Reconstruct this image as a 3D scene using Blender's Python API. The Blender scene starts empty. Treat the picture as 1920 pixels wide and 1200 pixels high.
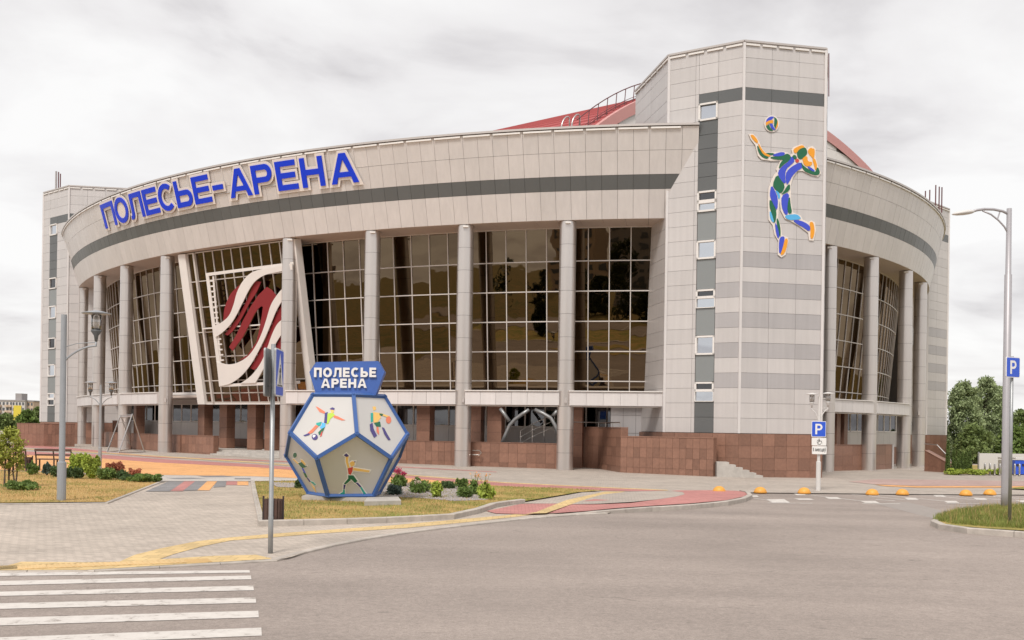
import bpy, math, random
import numpy as np
from mathutils import Vector
random.seed(7); RNG = np.random.default_rng(7)
SC = bpy.context.scene
COL = SC.collection
R_ = math.radians

# ------------------------------------------------------------------ camera, sky, sun, exposure
F, CX, H0, ROLL, CH, GS = 1900., 960., 800.5, .0148, 2.3, .008
cam_d = bpy.data.cameras.new('camera'); cam = bpy.data.objects.new('camera', cam_d); COL.objects.link(cam)
cam_d.sensor_width = 36; cam_d.lens = F / 1920 * 36
cam_d.shift_y = (H0 - 600) / 1920; cam_d.clip_end = 5000; cam_d.clip_start = .1
cam.location = (0, 0, CH); cam.rotation_euler = (math.pi / 2, -ROLL, 0)
cam.rotation_mode = 'XYZ'
# roll about the view axis
from mathutils import Matrix
cam.matrix_world = Matrix.Translation((0, 0, CH)) @ Matrix.Rotation(math.pi/2, 4, 'X') @ Matrix.Rotation(ROLL, 4, 'Z')
SC.camera = cam

SUN_EL, SUN_AZ = R_(52), R_(198)      # compass style: azimuth from +Y clockwise
w = bpy.data.worlds.new('World'); SC.world = w; w.use_nodes = True
nt = w.node_tree; N = nt.nodes; L = nt.links; N.clear()
out = N.new('ShaderNodeOutputWorld'); bg = N.new('ShaderNodeBackground'); L.new(bg.outputs[0], out.inputs[0])
sky = N.new('ShaderNodeTexSky'); sky.sky_type = 'NISHITA'; sky.sun_disc = False
sky.sun_elevation = SUN_EL; sky.sun_rotation = SUN_AZ
tc = N.new('ShaderNodeTexCoord'); sep = N.new('ShaderNodeSeparateXYZ'); L.new(tc.outputs['Generated'], sep.inputs[0])
def wmath(op, a, b=None):
    m = N.new('ShaderNodeMath'); m.operation = op
    for i, v in enumerate((a, b)):
        if v is None: continue
        if isinstance(v, (int, float)): m.inputs[i].default_value = v
        else: L.new(v, m.inputs[i])
    return m.outputs[0]
zc = wmath('ADD', wmath('ABSOLUTE', sep.outputs[2]), .16)
comb = N.new('ShaderNodeCombineXYZ')
L.new(wmath('DIVIDE', sep.outputs[0], zc), comb.inputs[0]); L.new(wmath('DIVIDE', sep.outputs[1], zc), comb.inputs[1])
ns = N.new('ShaderNodeTexNoise'); ns.inputs['Scale'].default_value = 1.25; ns.inputs['Detail'].default_value = 7
ns.inputs['Roughness'].default_value = .52; ns.inputs['Distortion'].default_value = .4; L.new(comb.outputs[0], ns.inputs['Vector'])
rp = N.new('ShaderNodeValToRGB'); L.new(ns.outputs[0], rp.inputs[0])
rp.color_ramp.elements[0].position = .36; rp.color_ramp.elements[0].color = (.63, .605, .612, 1)
rp.color_ramp.elements[1].position = .60; rp.color_ramp.elements[1].color = (.96, .95, .94, 1)
e = rp.color_ramp.elements.new(.47); e.color = (.845, .825, .823, 1)
skm = N.new('ShaderNodeMix'); skm.data_type = 'RGBA'; skm.blend_type = 'MIX'; skm.inputs[0].default_value = .95
sks = N.new('ShaderNodeVectorMath'); sks.operation = 'SCALE'; sks.inputs['Scale'].default_value = .12; L.new(sky.outputs[0], sks.inputs[0])
L.new(sks.outputs[0], skm.inputs[6]); L.new(rp.outputs[0], skm.inputs[7])
L.new(skm.outputs[2], bg.inputs[0]); bg.inputs[1].default_value = .545
sun_d = bpy.data.lights.new('sun', 'SUN'); sun = bpy.data.objects.new('sun', sun_d); COL.objects.link(sun)
sun_d.energy = 1.5; sun_d.angle = R_(15); sun_d.color = (1, .945, .885)
sd = Vector((math.sin(SUN_AZ) * math.cos(SUN_EL), math.cos(SUN_AZ) * math.cos(SUN_EL), math.sin(SUN_EL)))
sun.rotation_euler = sd.to_track_quat('Z', 'Y').to_euler(); sun.location = sd * 200
SC.view_settings.view_transform = 'Standard'; SC.view_settings.look = 'None'
SC.view_settings.gamma = 1; SC.view_settings.use_curve_mapping = False; SC.view_settings.exposure = .95

# ------------------------------------------------------------------ photo pixel -> place
CR, SR = math.cos(ROLL), math.sin(ROLL)
def ray(px, py):
    dx, dy = px - CX, py - H0
    return Vector(((CR*dx + SR*dy)/F, 1., -(-SR*dx + CR*dy)/F))
CAM = Vector((0, 0, CH))
def GZ(x): return -GS * x
def G(px, py, off=0.):                      # point on the (slightly tilted) ground
    r = ray(px, py); t = (CH - off) / (-(r.z + GS * r.x)); return CAM + r * t
def onz(px, py, z): r = ray(px, py); return CAM + r * ((z - CH) / r.z)
def ony(px, py, y): return CAM + ray(px, py) * y
def onplane(px, py, p, n): r = ray(px, py); return CAM + r * ((p - CAM).dot(n) / r.dot(n))
def oncyl(px, py, c, rad):                  # nearest hit with a vertical cylinder
    r = ray(px, py); a = r.x**2 + r.y**2; b = -2*(r.x*c[0] + r.y*c[1]); cc = c[0]**2 + c[1]**2 - rad**2
    return CAM + r * ((-b - math.sqrt(max(0, b*b - 4*a*cc))) / (2*a))

# ------------------------------------------------------------------ materials
def lin(r, g, b):
    f = lambda c: (c/255/12.92) if c/255 <= .04045 else ((c/255 + .055)/1.055)**2.4
    return (f(r), f(g), f(b), 1)
def newmat(name):
    m = bpy.data.materials.new(name); m.use_nodes = True
    return m, m.node_tree.nodes, m.node_tree.links, m.node_tree.nodes['Principled BSDF']
def mat(name, col, rough=.6, metal=0., var=0., noise=0., nscale=3., bump=0., bscale=40., spec=.5, coat=0., streak=0.):
    """base colour + per-object variation + world-space dirt noise + fine bump"""
    m, n, l, p = newmat(name)
    p.inputs['Roughness'].default_value = rough; p.inputs['Metallic'].default_value = metal
    p.inputs['Specular IOR Level'].default_value = spec
    if coat: p.inputs['Coat Weight'].default_value = coat
    c = col if len(col) == 4 else (*col, 1)
    if not (var or noise or bump): p.inputs['Base Color'].default_value = c; return m
    hsv = n.new('ShaderNodeHueSaturation'); hsv.inputs['Color'].default_value = c; val = None
    geo = n.new('ShaderNodeNewGeometry')
    if var:
        oi = n.new('ShaderNodeObjectInfo'); mr = n.new('ShaderNodeMapRange')
        mr.inputs[3].default_value = 1 - var; mr.inputs[4].default_value = 1 + var; l.new(oi.outputs['Random'], mr.inputs[0]); val = mr.outputs[0]
    if noise:
        t = n.new('ShaderNodeTexNoise'); t.inputs['Scale'].default_value = nscale; t.inputs['Detail'].default_value = 6; t.inputs['Roughness'].default_value = .65
        l.new(geo.outputs['Position'], t.inputs['Vector'])
        mr = n.new('ShaderNodeMapRange'); mr.inputs[1].default_value = .25; mr.inputs[2].default_value = .75
        mr.inputs[3].default_value = 1 - noise; mr.inputs[4].default_value = 1 + noise; l.new(t.outputs[0], mr.inputs[0])
        if val:
            q = n.new('ShaderNodeMath'); q.operation = 'MULTIPLY'; l.new(val, q.inputs[0]); l.new(mr.outputs[0], q.inputs[1]); val = q.outputs[0]
        else: val = mr.outputs[0]
    if streak:
        mp = n.new('ShaderNodeMapping'); mp.inputs['Scale'].default_value = (4.5, 4.5, .22); l.new(geo.outputs['Position'], mp.inputs[0])
        t = n.new('ShaderNodeTexNoise'); t.inputs['Scale'].default_value = 1.; t.inputs['Detail'].default_value = 5; t.inputs['Roughness'].default_value = .6; l.new(mp.outputs[0], t.inputs['Vector'])
        mr = n.new('ShaderNodeMapRange'); mr.inputs[1].default_value = .3; mr.inputs[2].default_value = .7; mr.inputs[3].default_value = 1 - streak; mr.inputs[4].default_value = 1 + streak*.6; l.new(t.outputs[0], mr.inputs[0])
        q = n.new('ShaderNodeMath'); q.operation = 'MULTIPLY'; l.new(val, q.inputs[0]); l.new(mr.outputs[0], q.inputs[1]); val = q.outputs[0]
    if val: l.new(val, hsv.inputs['Value'])
    l.new(hsv.outputs[0], p.inputs['Base Color'])
    if bump:
        t2 = n.new('ShaderNodeTexNoise'); t2.inputs['Scale'].default_value = bscale; t2.inputs['Detail'].default_value = 4; l.new(geo.outputs['Position'], t2.inputs['Vector'])
        b = n.new('ShaderNodeBump'); b.inputs['Strength'].default_value = bump; b.inputs['Distance'].default_value = .02
        l.new(t2.outputs[0], b.inputs['Height']); l.new(b.outputs[0], p.inputs['Normal'])
    return m

def paver_mat(name, col, bw=.2, bh=.1, rot=0., contrast=.12, joint=.55):
    m, n, l, p = newmat(name); p.inputs['Roughness'].default_value = .85
    geo = n.new('ShaderNodeNewGeometry'); mp = n.new('ShaderNodeMapping'); mp.inputs['Rotation'].default_value = (0, 0, rot)
    l.new(geo.outputs['Position'], mp.inputs[0])
    br = n.new('ShaderNodeTexBrick'); l.new(mp.outputs[0], br.inputs['Vector'])
    br.inputs['Scale'].default_value = 1; br.inputs['Brick Width'].default_value = bw; br.inputs['Row Height'].default_value = bh
    br.inputs['Mortar Size'].default_value = .006; br.inputs['Mortar Smooth'].default_value = .2
    c = np.array(col[:3])
    br.inputs['Color1'].default_value = (*(c*(1+contrast)), 1); br.inputs['Color2'].default_value = (*(c*(1-contrast)), 1); br.inputs['Mortar'].default_value = (*(c*joint), 1)
    t = n.new('ShaderNodeTexNoise'); t.inputs['Scale'].default_value = .45; t.inputs['Detail'].default_value = 8; t.inputs['Roughness'].default_value = .68; l.new(geo.outputs['Position'], t.inputs['Vector'])
    mr = n.new('ShaderNodeMapRange'); mr.inputs[1].default_value = .3; mr.inputs[2].default_value = .7; mr.inputs[3].default_value = .84; mr.inputs[4].default_value = 1.12; l.new(t.outputs[0], mr.inputs[0])
    hs = n.new('ShaderNodeHueSaturation'); l.new(br.outputs[0], hs.inputs['Color']); l.new(mr.outputs[0], hs.inputs['Value']); l.new(hs.outputs[0], p.inputs['Base Color'])
    b = n.new('ShaderNodeBump'); b.inputs['Strength'].default_value = .4; b.inputs['Distance'].default_value = .004; b.invert = True
    l.new(br.outputs['Fac'], b.inputs['Height']); l.new(b.outputs[0], p.inputs['Normal'])
    return m

def asphalt_mat():
    m, n, l, p = newmat('asphalt'); p.inputs['Roughness'].default_value = .82; p.inputs['Specular IOR Level'].default_value = .35
    geo = n.new('ShaderNodeNewGeometry')
    def noise(s, d, r=.6, vec=None):
        t = n.new('ShaderNodeTexNoise'); t.inputs['Scale'].default_value = s; t.inputs['Detail'].default_value = d; t.inputs['Roughness'].default_value = r
        l.new(vec or geo.outputs['Position'], t.inputs['Vector']); return t.outputs[0]
    def rng(s, a, b, c, d):
        q = n.new('ShaderNodeMapRange'); l.new(s, q.inputs[0])
        for i, v in enumerate((a, b, c, d)): q.inputs[i+1].default_value = v
        return q.outputs[0]
    def mul(a, b):
        q = n.new('ShaderNodeMath'); q.operation = 'MULTIPLY'; l.new(a, q.inputs[0]); l.new(b, q.inputs[1]); return q.outputs[0]
    v = rng(noise(.16, 7, .62), .3, .7, .84, 1.14)
    v = mul(v, rng(noise(9, 5, .75), .25, .75, .82, 1.18))
    v = mul(v, rng(noise(28, 3, .8), .3, .7, .82, 1.18))
    v = mul(v, rng(noise(70, 3, .8), .3, .72, .8, 1.18))
    # small dark pits and patches
    v = mul(v, rng(noise(3.1, 6, .8), .64, .72, 1., .58))
    # long marks left by tyres and tar drips
    mp2 = n.new('ShaderNodeMapping'); mp2.inputs['Scale'].default_value = (1.3, 5.5, 1); mp2.inputs['Rotation'].default_value = (0, 0, .25); l.new(geo.outputs['Position'], mp2.inputs[0])
    v = mul(v, rng(noise(1.5, 4, .7, mp2.outputs[0]), .64, .70, 1., .52))
    mp3 = n.new('ShaderNodeMapping'); mp3.inputs['Scale'].default_value = (.06, .5, 1); mp3.inputs['Rotation'].default_value = (0, 0, -.35); l.new(geo.outputs['Position'], mp3.inputs[0])
    v = mul(v, rng(noise(1., 4, .55, mp3.outputs[0]), .35, .65, .90, 1.09))
    v = mul(v, rng(noise(260, 2, .8), .35, .68, .78, 1.2))
    # cracks
    mp = n.new('ShaderNodeMapping'); mp.inputs['Scale'].default_value = (.16, .22, .2); mp.inputs['Rotation'].default_value = (0, 0, .5); l.new(geo.outputs['Position'], mp.inputs[0])
    wob = n.new('ShaderNodeTexNoise'); wob.inputs['Scale'].default_value = 1.6; wob.inputs['Detail'].default_value = 8; l.new(geo.outputs['Position'], wob.inputs['Vector'])
    mx = n.new('ShaderNodeMix'); mx.data_type = 'RGBA'; mx.inputs[0].default_value = .13; l.new(mp.outputs[0], mx.inputs[6]); l.new(wob.outputs['Color'], mx.inputs[7])
    vo = n.new('ShaderNodeTexVoronoi'); vo.feature = 'DISTANCE_TO_EDGE'; vo.inputs['Scale'].default_value = 1.; l.new(mx.outputs[2], vo.inputs['Vector'])
    crack = rng(vo.outputs['Distance'], .0, .0035, .55, 1.)
    msk = rng(noise(.21, 3), .6, .64, 1., 0.)
    q = n.new('ShaderNodeMath'); q.operation = 'MAXIMUM'; l.new(crack, q.inputs[0]); l.new(msk, q.inputs[1])
    v = mul(v, q.outputs[0])
    hs = n.new('ShaderNodeHueSaturation'); hs.inputs['Color'].default_value = (.315, .265, .234, 1); l.new(v, hs.inputs['Value']); l.new(hs.outputs[0], p.inputs['Base Color'])
    b = n.new('ShaderNodeBump'); b.inputs['Strength'].default_value = .55; b.inputs['Distance'].default_value = .006
    l.new(noise(110, 3, .7), b.inputs['Height']); l.new(b.outputs[0], p.inputs['Normal'])
    return m

def paint_mat():
    m, n, l, p = newmat('road_paint'); p.inputs['Roughness'].default_value = .7
    geo = n.new('ShaderNodeNewGeometry'); t = n.new('ShaderNodeTexNoise'); t.inputs['Scale'].default_value = 5; t.inputs['Detail'].default_value = 9; t.inputs['Roughness'].default_value = .75
    l.new(geo.outputs['Position'], t.inputs['Vector'])
    r = n.new('ShaderNodeValToRGB'); l.new(t.outputs[0], r.inputs[0])
    r.color_ramp.elements[0].position = .36; r.color_ramp.elements[0].color = (.3, .26, .23, 1)
    r.color_ramp.elements[1].position = .45; r.color_ramp.elements[1].color = (.56, .52, .48, 1)
    e = r.color_ramp.elements.new(.7); e.color = (.66, .62, .575, 1)
    l.new(r.outputs[0], p.inputs['Base Color']); return m

def grass_mat(name, dry, green, thr=.5):
    m, n, l, p = newmat(name); p.inputs['Roughness'].default_value = .9; p.inputs['Specular IOR Level'].default_value = .15
    geo = n.new('ShaderNodeNewGeometry')
    t = n.new('ShaderNodeTexNoise'); t.inputs['Scale'].default_value = .55; t.inputs['Detail'].default_value = 9; t.inputs['Roughness'].default_value = .72; l.new(geo.outputs['Position'], t.inputs['Vector'])
    r = n.new('ShaderNodeValToRGB'); l.new(t.outputs[0], r.inputs[0])
    r.color_ramp.elements[0].position = thr - .08; r.color_ramp.elements[0].color = dry
    r.color_ramp.elements[1].position = thr + .12; r.color_ramp.elements[1].color = green
    t2 = n.new('ShaderNodeTexNoise'); t2.inputs['Scale'].default_value = 22; t2.inputs['Detail'].default_value = 5; t2.inputs['Roughness'].default_value = .8; l.new(geo.outputs['Position'], t2.inputs['Vector'])
    mr = n.new('ShaderNodeMapRange'); mr.inputs[1].default_value = .25; mr.inputs[2].default_value = .75; mr.inputs[3].default_value = .6; mr.inputs[4].default_value = 1.4; l.new(t2.outputs[0], mr.inputs[0])
    hs = n.new('ShaderNodeHueSaturation'); l.new(r.outputs[0], hs.inputs['Color']); l.new(mr.outputs[0], hs.inputs['Value']); l.new(hs.outputs[0], p.inputs['Base Color'])
    b = n.new('ShaderNodeBump'); b.inputs['Strength'].default_value = .8; b.inputs['Distance'].default_value = .05; l.new(t2.outputs[0], b.inputs['Height']); l.new(b.outputs[0], p.inputs['Normal'])
    return m

def leaf_mat(name, col, var=.35):
    m, n, l, p = newmat(name); p.inputs['Roughness'].default_value = .6; p.inputs['Specular IOR Level'].default_value = .3
    geo = n.new('ShaderNodeNewGeometry'); t = n.new('ShaderNodeTexNoise'); t.inputs['Scale'].default_value = 1.7; t.inputs['Detail'].default_value = 4; l.new(geo.outputs['Position'], t.inputs['Vector'])
    rn = n.new('ShaderNodeMapRange'); rn.inputs[3].default_value = 1 - var; rn.inputs[4].default_value = 1 + var; l.new(geo.outputs['Random Per Island'], rn.inputs[0])
    mr = n.new('ShaderNodeMapRange'); mr.inputs[1].default_value = .3; mr.inputs[2].default_value = .7; mr.inputs[3].default_value = .75; mr.inputs[4].default_value = 1.25; l.new(t.outputs[0], mr.inputs[0])
    q = n.new('ShaderNodeMath'); q.operation = 'MULTIPLY'; l.new(rn.outputs[0], q.inputs[0]); l.new(mr.outputs[0], q.inputs[1])
    hs = n.new('ShaderNodeHueSaturation'); hs.inputs['Color'].default_value = (*col[:3], 1); l.new(q.outputs[0], hs.inputs['Value'])
    l.new(hs.outputs[0], p.inputs['Base Color'])
    tr = n.new('ShaderNodeBsdfTranslucent'); l.new(hs.outputs[0], tr.inputs['Color']); mx = n.new('ShaderNodeMixShader'); mx.inputs[0].default_value = .3
    o = n['Material Output']; l.new(p.outputs[0], mx.inputs[1]); l.new(tr.outputs[0], mx.inputs[2]); l.new(mx.outputs[0], o.inputs[0])
    return m

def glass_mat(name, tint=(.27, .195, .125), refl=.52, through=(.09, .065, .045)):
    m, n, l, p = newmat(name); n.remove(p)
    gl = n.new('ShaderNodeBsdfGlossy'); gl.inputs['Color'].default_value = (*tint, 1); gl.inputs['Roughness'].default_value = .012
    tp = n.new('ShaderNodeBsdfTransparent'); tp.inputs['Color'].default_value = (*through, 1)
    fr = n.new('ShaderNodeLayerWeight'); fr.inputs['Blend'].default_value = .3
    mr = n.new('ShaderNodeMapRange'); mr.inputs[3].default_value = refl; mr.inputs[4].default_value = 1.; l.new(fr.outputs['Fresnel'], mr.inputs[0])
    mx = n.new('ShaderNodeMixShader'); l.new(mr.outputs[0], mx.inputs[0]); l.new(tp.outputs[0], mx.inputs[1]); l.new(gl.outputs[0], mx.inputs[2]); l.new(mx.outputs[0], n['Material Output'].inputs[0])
    geo = n.new('ShaderNodeNewGeometry'); t = n.new('ShaderNodeTexNoise'); t.inputs['Scale'].default_value = .7; t.inputs['Detail'].default_value = 1.5; l.new(geo.outputs['Position'], t.inputs['Vector'])
    b = n.new('ShaderNodeBump'); b.inputs['Strength'].default_value = .10; b.inputs['Distance'].default_value = .05; l.new(t.outputs[0], b.inputs['Height']); l.new(b.outputs[0], gl.inputs['Normal'])
    return m

M = dict(
    asphalt=asphalt_mat(), paint=paint_mat(),
    paver=paver_mat('paver_grey', (.46, .395, .335), rot=.35), paver_plaza=paver_mat('paver_plaza', (.415, .36, .31), rot=.1),
    paver_red=paver_mat('paver_red', (.47, .205, .185)), paver_orange=paver_mat('paver_orange', (.74, .385, .155)),
    paver_pink=paver_mat('paver_pink', (.44, .31, .275)),
    paver_dark=paver_mat('paver_dark', (.235, .225, .225)), paver_light=paver_mat('paver_light', (.50, .46, .42)),
    tactile=mat('tactile_yellow', (.60, .42, .20), .8, var=.07, noise=.14, nscale=3),
    tactile_far=paver_mat('tactile_yellow_far', (.58, .42, .20), .3, .3),
    kerb=mat('kerb_concrete', (.43, .385, .34), .9, var=.1, noise=.22, nscale=4, bump=.3),
    concrete=mat('concrete', (.44, .41, .375), .9, noise=.2, nscale=2.5, bump=.3),
    lawn=grass_mat('dry_lawn', (.52, .345, .14, 1), (.25, .24, .065, 1), .58), lawn2=grass_mat('lawn', (.50, .345, .135, 1), (.235, .245, .06, 1), .48),
    farground=grass_mat('far_grass', (.27, .185, .07, 1), (.10, .115, .035, 1), .5),
    panel=mat('cladding_panel', (.575, .545, .53), .38, .25, var=.045, noise=.04, nscale=.5, streak=.055),
    panel_f=mat('fascia_panel', (.675, .642, .628), .36, .2, var=.04, noise=.04, nscale=.5, streak=.055),
    panel_g=mat('cladding_panel_grey', (.435, .415, .415), .38, .25, var=.035, noise=.04, nscale=.5, streak=.055),
    dark=mat('cladding_dark', (.125, .13, .13), .38, .2, var=.05, noise=.05, nscale=.6),
    bluegrey=mat('cladding_bluegrey', (.25, .265, .265), .4, .2, var=.04),
    seam=mat('panel_joint', (.17, .155, .145), .8),
    soffit=mat('soffit_panel', (.58, .49, .43), .5, .1, var=.03),
    white=mat('white_frame', (.73, .70, .67), .45, noise=.04, nscale=1), mullion=mat('mullion_aluminium', (.60, .555, .52), .4, .15),
    column=mat('column_metal', (.64, .595, .565), .31, .8, var=.02), cap=mat('roof_cap', (.52, .48, .455), .4, .4),
    granite=mat('brown_granite', (.245, .13, .09), .42, var=.16, noise=.16, nscale=7, spec=.4), gjoint=mat('granite_joint', (.07, .045, .035), .9),
    glass=glass_mat('bronze_glass'), glass_d=glass_mat('window_glass', (.6, .6, .62), .16, (.16, .15, .15)), glass_sky=glass_mat('pale_window_glass', (.92, .95, 1.0), .62, (.3, .3, .32)),
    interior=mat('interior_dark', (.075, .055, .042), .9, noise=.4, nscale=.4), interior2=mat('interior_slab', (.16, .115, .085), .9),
    red=mat('emblem_red', (.235, .012, .017), .6), roofred=mat('red_roof_sheet', (.40, .085, .085), .45, noise=.08, nscale=.6), roofpink=mat('roof_edge_red', (.56, .27, .25), .45, noise=.05),
    rail=mat('railing_red', (.13, .045, .05), .5), steel=mat('brushed_steel', (.55, .53, .51), .3, .9), galv=mat('galvanised_pole', (.33, .34, .345), .45, .5, noise=.1, nscale=6),
    lampgrey=mat('lamp_paint_grey', (.30, .315, .335), .45, .1, noise=.06), lampdark=mat('lamp_dark', (.10, .105, .11), .5), lampwhite=mat('lamp_paint_white', (.62, .60, .58), .45),
    lamppole=mat('pole_paint', (.40, .385, .40), .45, .3, noise=.05),
    clearglass=glass_mat('lantern_glass', (1, 1, 1), .16, (.82, .8, .78)),
    letter=mat('letter_blue', (.012, .05, .66), .35, spec=.25), halo=mat('letter_backing', (.76, .69, .63), .5), blue=mat('sign_blue_paint', (.055, .125, .40), .4, noise=.06), blue2=mat('frame_blue', (.04, .105, .31), .38, noise=.08, nscale=4),
    signblue=mat('road_sign_blue', (.03, .10, .60), .35), signwhite=mat('road_sign_white', (.78, .77, .75), .4), black=mat('black_print', (.02, .02, .02), .5), signback=mat('sign_back', (.33, .34, .34), .5, .4, noise=.1),
    board=mat('display_board', (.54, .525, .505), .32, .12, noise=.03, nscale=1.2), wletter=mat('white_letter', (.78, .76, .74), .4),
    dome=mat('dome_orange', (.70, .335, .055), .5, noise=.08, nscale=6), brown=mat('brown_wood', (.085, .045, .033), .55, var=.1, noise=.2, nscale=9), iron=mat('dark_iron', (.05, .035, .035), .5, .3),
    gravel=mat('gravel_stone', (.36, .325, .315), .9, noise=.4, nscale=16), bark=mat('bark', (.09, .065, .05), .9, noise=.3, nscale=8),
    c_or=mat('paint_orange', (.80, .33, .02), .4), c_gr=mat('paint_green', (.01, .125, .055), .4), c_bl=mat('paint_blue', (.045, .075, .56), .4), c_cy=mat('paint_cyan', (.09, .42, .75), .4), c_re=mat('paint_red', (.55, .06, .045), .4),
    c_li=mat('paint_lime', (.42, .60, .06), .4), c_te=mat('paint_teal', (.02, .36, .30), .4), c_na=mat('paint_navy', (.06, .045, .19), .4), c_sk=mat('paint_coral', (.72, .19, .10), .4), c_ye=mat('paint_yellow', (.80, .50, .14), .4),
    pl_gr=leaf_mat('leaf_green', (.16, .235, .06)), pl_li=leaf_mat('leaf_lime', (.36, .44, .08)), pl_dk=leaf_mat('leaf_dark', (.09, .14, .05)), pl_re=leaf_mat('leaf_russet', (.42, .15, .085)), pl_bl=leaf_mat('leaf_bluegreen', (.12, .17, .14)),
    pl_pk=leaf_mat('petal_pink', (.50, .06, .13)), pl_or=leaf_mat('petal_orange', (.80, .33, .08)), pl_wh=leaf_mat('petal_cream', (.75, .60, .50)), pl_tr=leaf_mat('leaf_tree', (.19, .25, .085)), pl_po=leaf_mat('leaf_poplar', (.33, .40, .21)), pl_yt=leaf_mat('leaf_young', (.33, .36, .07)),
    pl_th=leaf_mat('leaf_thuja', (.115, .165, .045)), pl_bk=leaf_mat('leaf_far', (.05, .06, .022)),
    flat_w=mat('render_white', (.58, .55, .53), .8, noise=.06), flat_b=mat('render_beige', (.55, .43, .33), .8, noise=.06), flat_g=mat('render_grey', (.33, .31, .31), .8, noise=.06), win_dk=mat('far_window', (.10, .11, .125), .25), flat_y=mat('mural_yellow', (.68, .55, .07), .8), flat_r=mat('shed_red', (.36, .06, .05), .7),
    pipe=mat('downpipe', (.27, .20, .22), .5),
)

# ------------------------------------------------------------------ object helpers
ORI = {}
def reg(o, org): ORI[o.name] = Vector(org)
def org(o): return ORI[o.name]
def tag(o, label=None, cat=None, group=None, kind=None):
    if label: o['label'] = label
    if cat: o['category'] = cat
    if group: o['group'] = group
    if kind: o['kind'] = kind
    return o
def thing(name, label, cat, loc, group=None):
    o = bpy.data.objects.new(name, None); COL.objects.link(o); o.location = loc; o.empty_display_size = .2
    reg(o, loc); return tag(o, label, cat, group)
def mk(name, verts, faces, m, parent=None, smooth=False, origin=None):
    verts = [Vector(v) for v in verts]
    if parent is not None: og = org(parent)
    elif origin is not None: og = Vector(origin)
    else:
        og = sum(verts, Vector()) / len(verts); og.z = min(v.z for v in verts)
    me = bpy.data.meshes.new(name); me.from_pydata([v - og for v in verts], [], faces); me.update()
    if m is not None: me.materials.append(m)
    if smooth: me.polygons.foreach_set('use_smooth', [True]*len(me.polygons))
    o = bpy.data.objects.new(name, me); COL.objects.link(o)
    if parent is not None: o.parent = parent
    else: o.location = og
    reg(o, og); return o
def inst(name, mesh, parent, loc, rz=0., scale=None):
    o = bpy.data.objects.new(name, mesh); COL.objects.link(o); o.parent = parent
    o.location = Vector(loc) - (org(parent) if parent else Vector()); o.rotation_euler = (0, 0, rz)
    if scale: o.scale = scale
    reg(o, loc); return o
class MB:                                   # mesh collector
    def __init__(s): s.v = []; s.f = []
    def add(s, v, f):
        n = len(s.v); s.v += [Vector(q) for q in v]; s.f += [tuple(i+n for i in q) for q in f]; return s
    def box(s, c, size, rz=0.):
        x, y, z = size[0]/2, size[1]/2, size[2]/2; ca, sa = math.cos(rz), math.sin(rz); c = Vector(c)
        vs = [(sx*x, sy*y, sz*z) for sz in (-1, 1) for sy in (-1, 1) for sx in (-1, 1)]
        return s.add([c + Vector((a*ca - b*sa, a*sa + b*ca, d)) for a, b, d in vs], [(0,2,3,1),(4,5,7,6),(0,1,5,4),(2,6,7,3),(0,4,6,2),(1,3,7,5)])
    def beam(s, a, b, wd, ht, up=(0, 0, 1)):
        a, b = Vector(a), Vector(b); d = (b - a).normalized(); sd_ = d.cross(Vector(up))
        if sd_.length < 1e-4: sd_ = d.cross(Vector((1, 0, 0)))
        sd_.normalize(); u = sd_.cross(d)
        vs = [p + sd_*(i*wd/2) + u*(j*ht/2) for p in (a, b) for i, j in ((-1,-1),(1,-1),(1,1),(-1,1))]
        return s.add(vs, [(0,1,2,3),(7,6,5,4),(0,4,5,1),(1,5,6,2),(2,6,7,3),(3,7,4,0)])
    def tube(s, pts, rad, n=8, cap=True):
        pts = [Vector(p) for p in pts]; rad = rad if isinstance(rad, (list, tuple)) else [rad]*len(pts)
        base = len(s.v); pu = None
        for i, p in enumerate(pts):
            d = (pts[min(i+1, len(pts)-1)] - pts[max(i-1, 0)]).normalized()
            if pu is None: pu = d.orthogonal().normalized()
            pu = (pu - d*pu.dot(d)).normalized(); pv = d.cross(pu)
            for k in range(n):
                a = 2*math.pi*k/n; s.v.append(p + (pu*math.cos(a) + pv*math.sin(a))*rad[i])
        for i in range(len(pts)-1):
            for k in range(n): s.f.append((base+i*n+k, base+i*n+(k+1)%n, base+(i+1)*n+(k+1)%n, base+(i+1)*n+k))
        if cap: s.f.append(tuple(base+k for k in range(n))[::-1]); s.f.append(tuple(base+(len(pts)-1)*n+k for k in range(n)))
        return s
    def lathe(s, c, prof, n=20):
        c = Vector(c); base = len(s.v)
        for r, z in prof:
            for k in range(n): a = 2*math.pi*k/n; s.v.append(c + Vector((r*math.cos(a), r*math.sin(a), z)))
        for i in range(len(prof)-1):
            for k in range(n): s.f.append((base+i*n+k, base+i*n+(k+1)%n, base+(i+1)*n+(k+1)%n, base+(i+1)*n+k))
        if prof[0][0] > 1e-4: s.f.append(tuple(base+k for k in range(n))[::-1])
        if prof[-1][0] > 1e-4: s.f.append(tuple(base+(len(prof)-1)*n+k for k in range(n)))
        return s
    def build(s, name, m, parent=None, smooth=False, origin=None): return mk(name, s.v, s.f, m, parent, smooth, origin)
BOXF = [(0,1,2,3),(7,6,5,4),(0,4,5,1),(1,5,6,2),(2,6,7,3),(3,7,4,0)]
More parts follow.
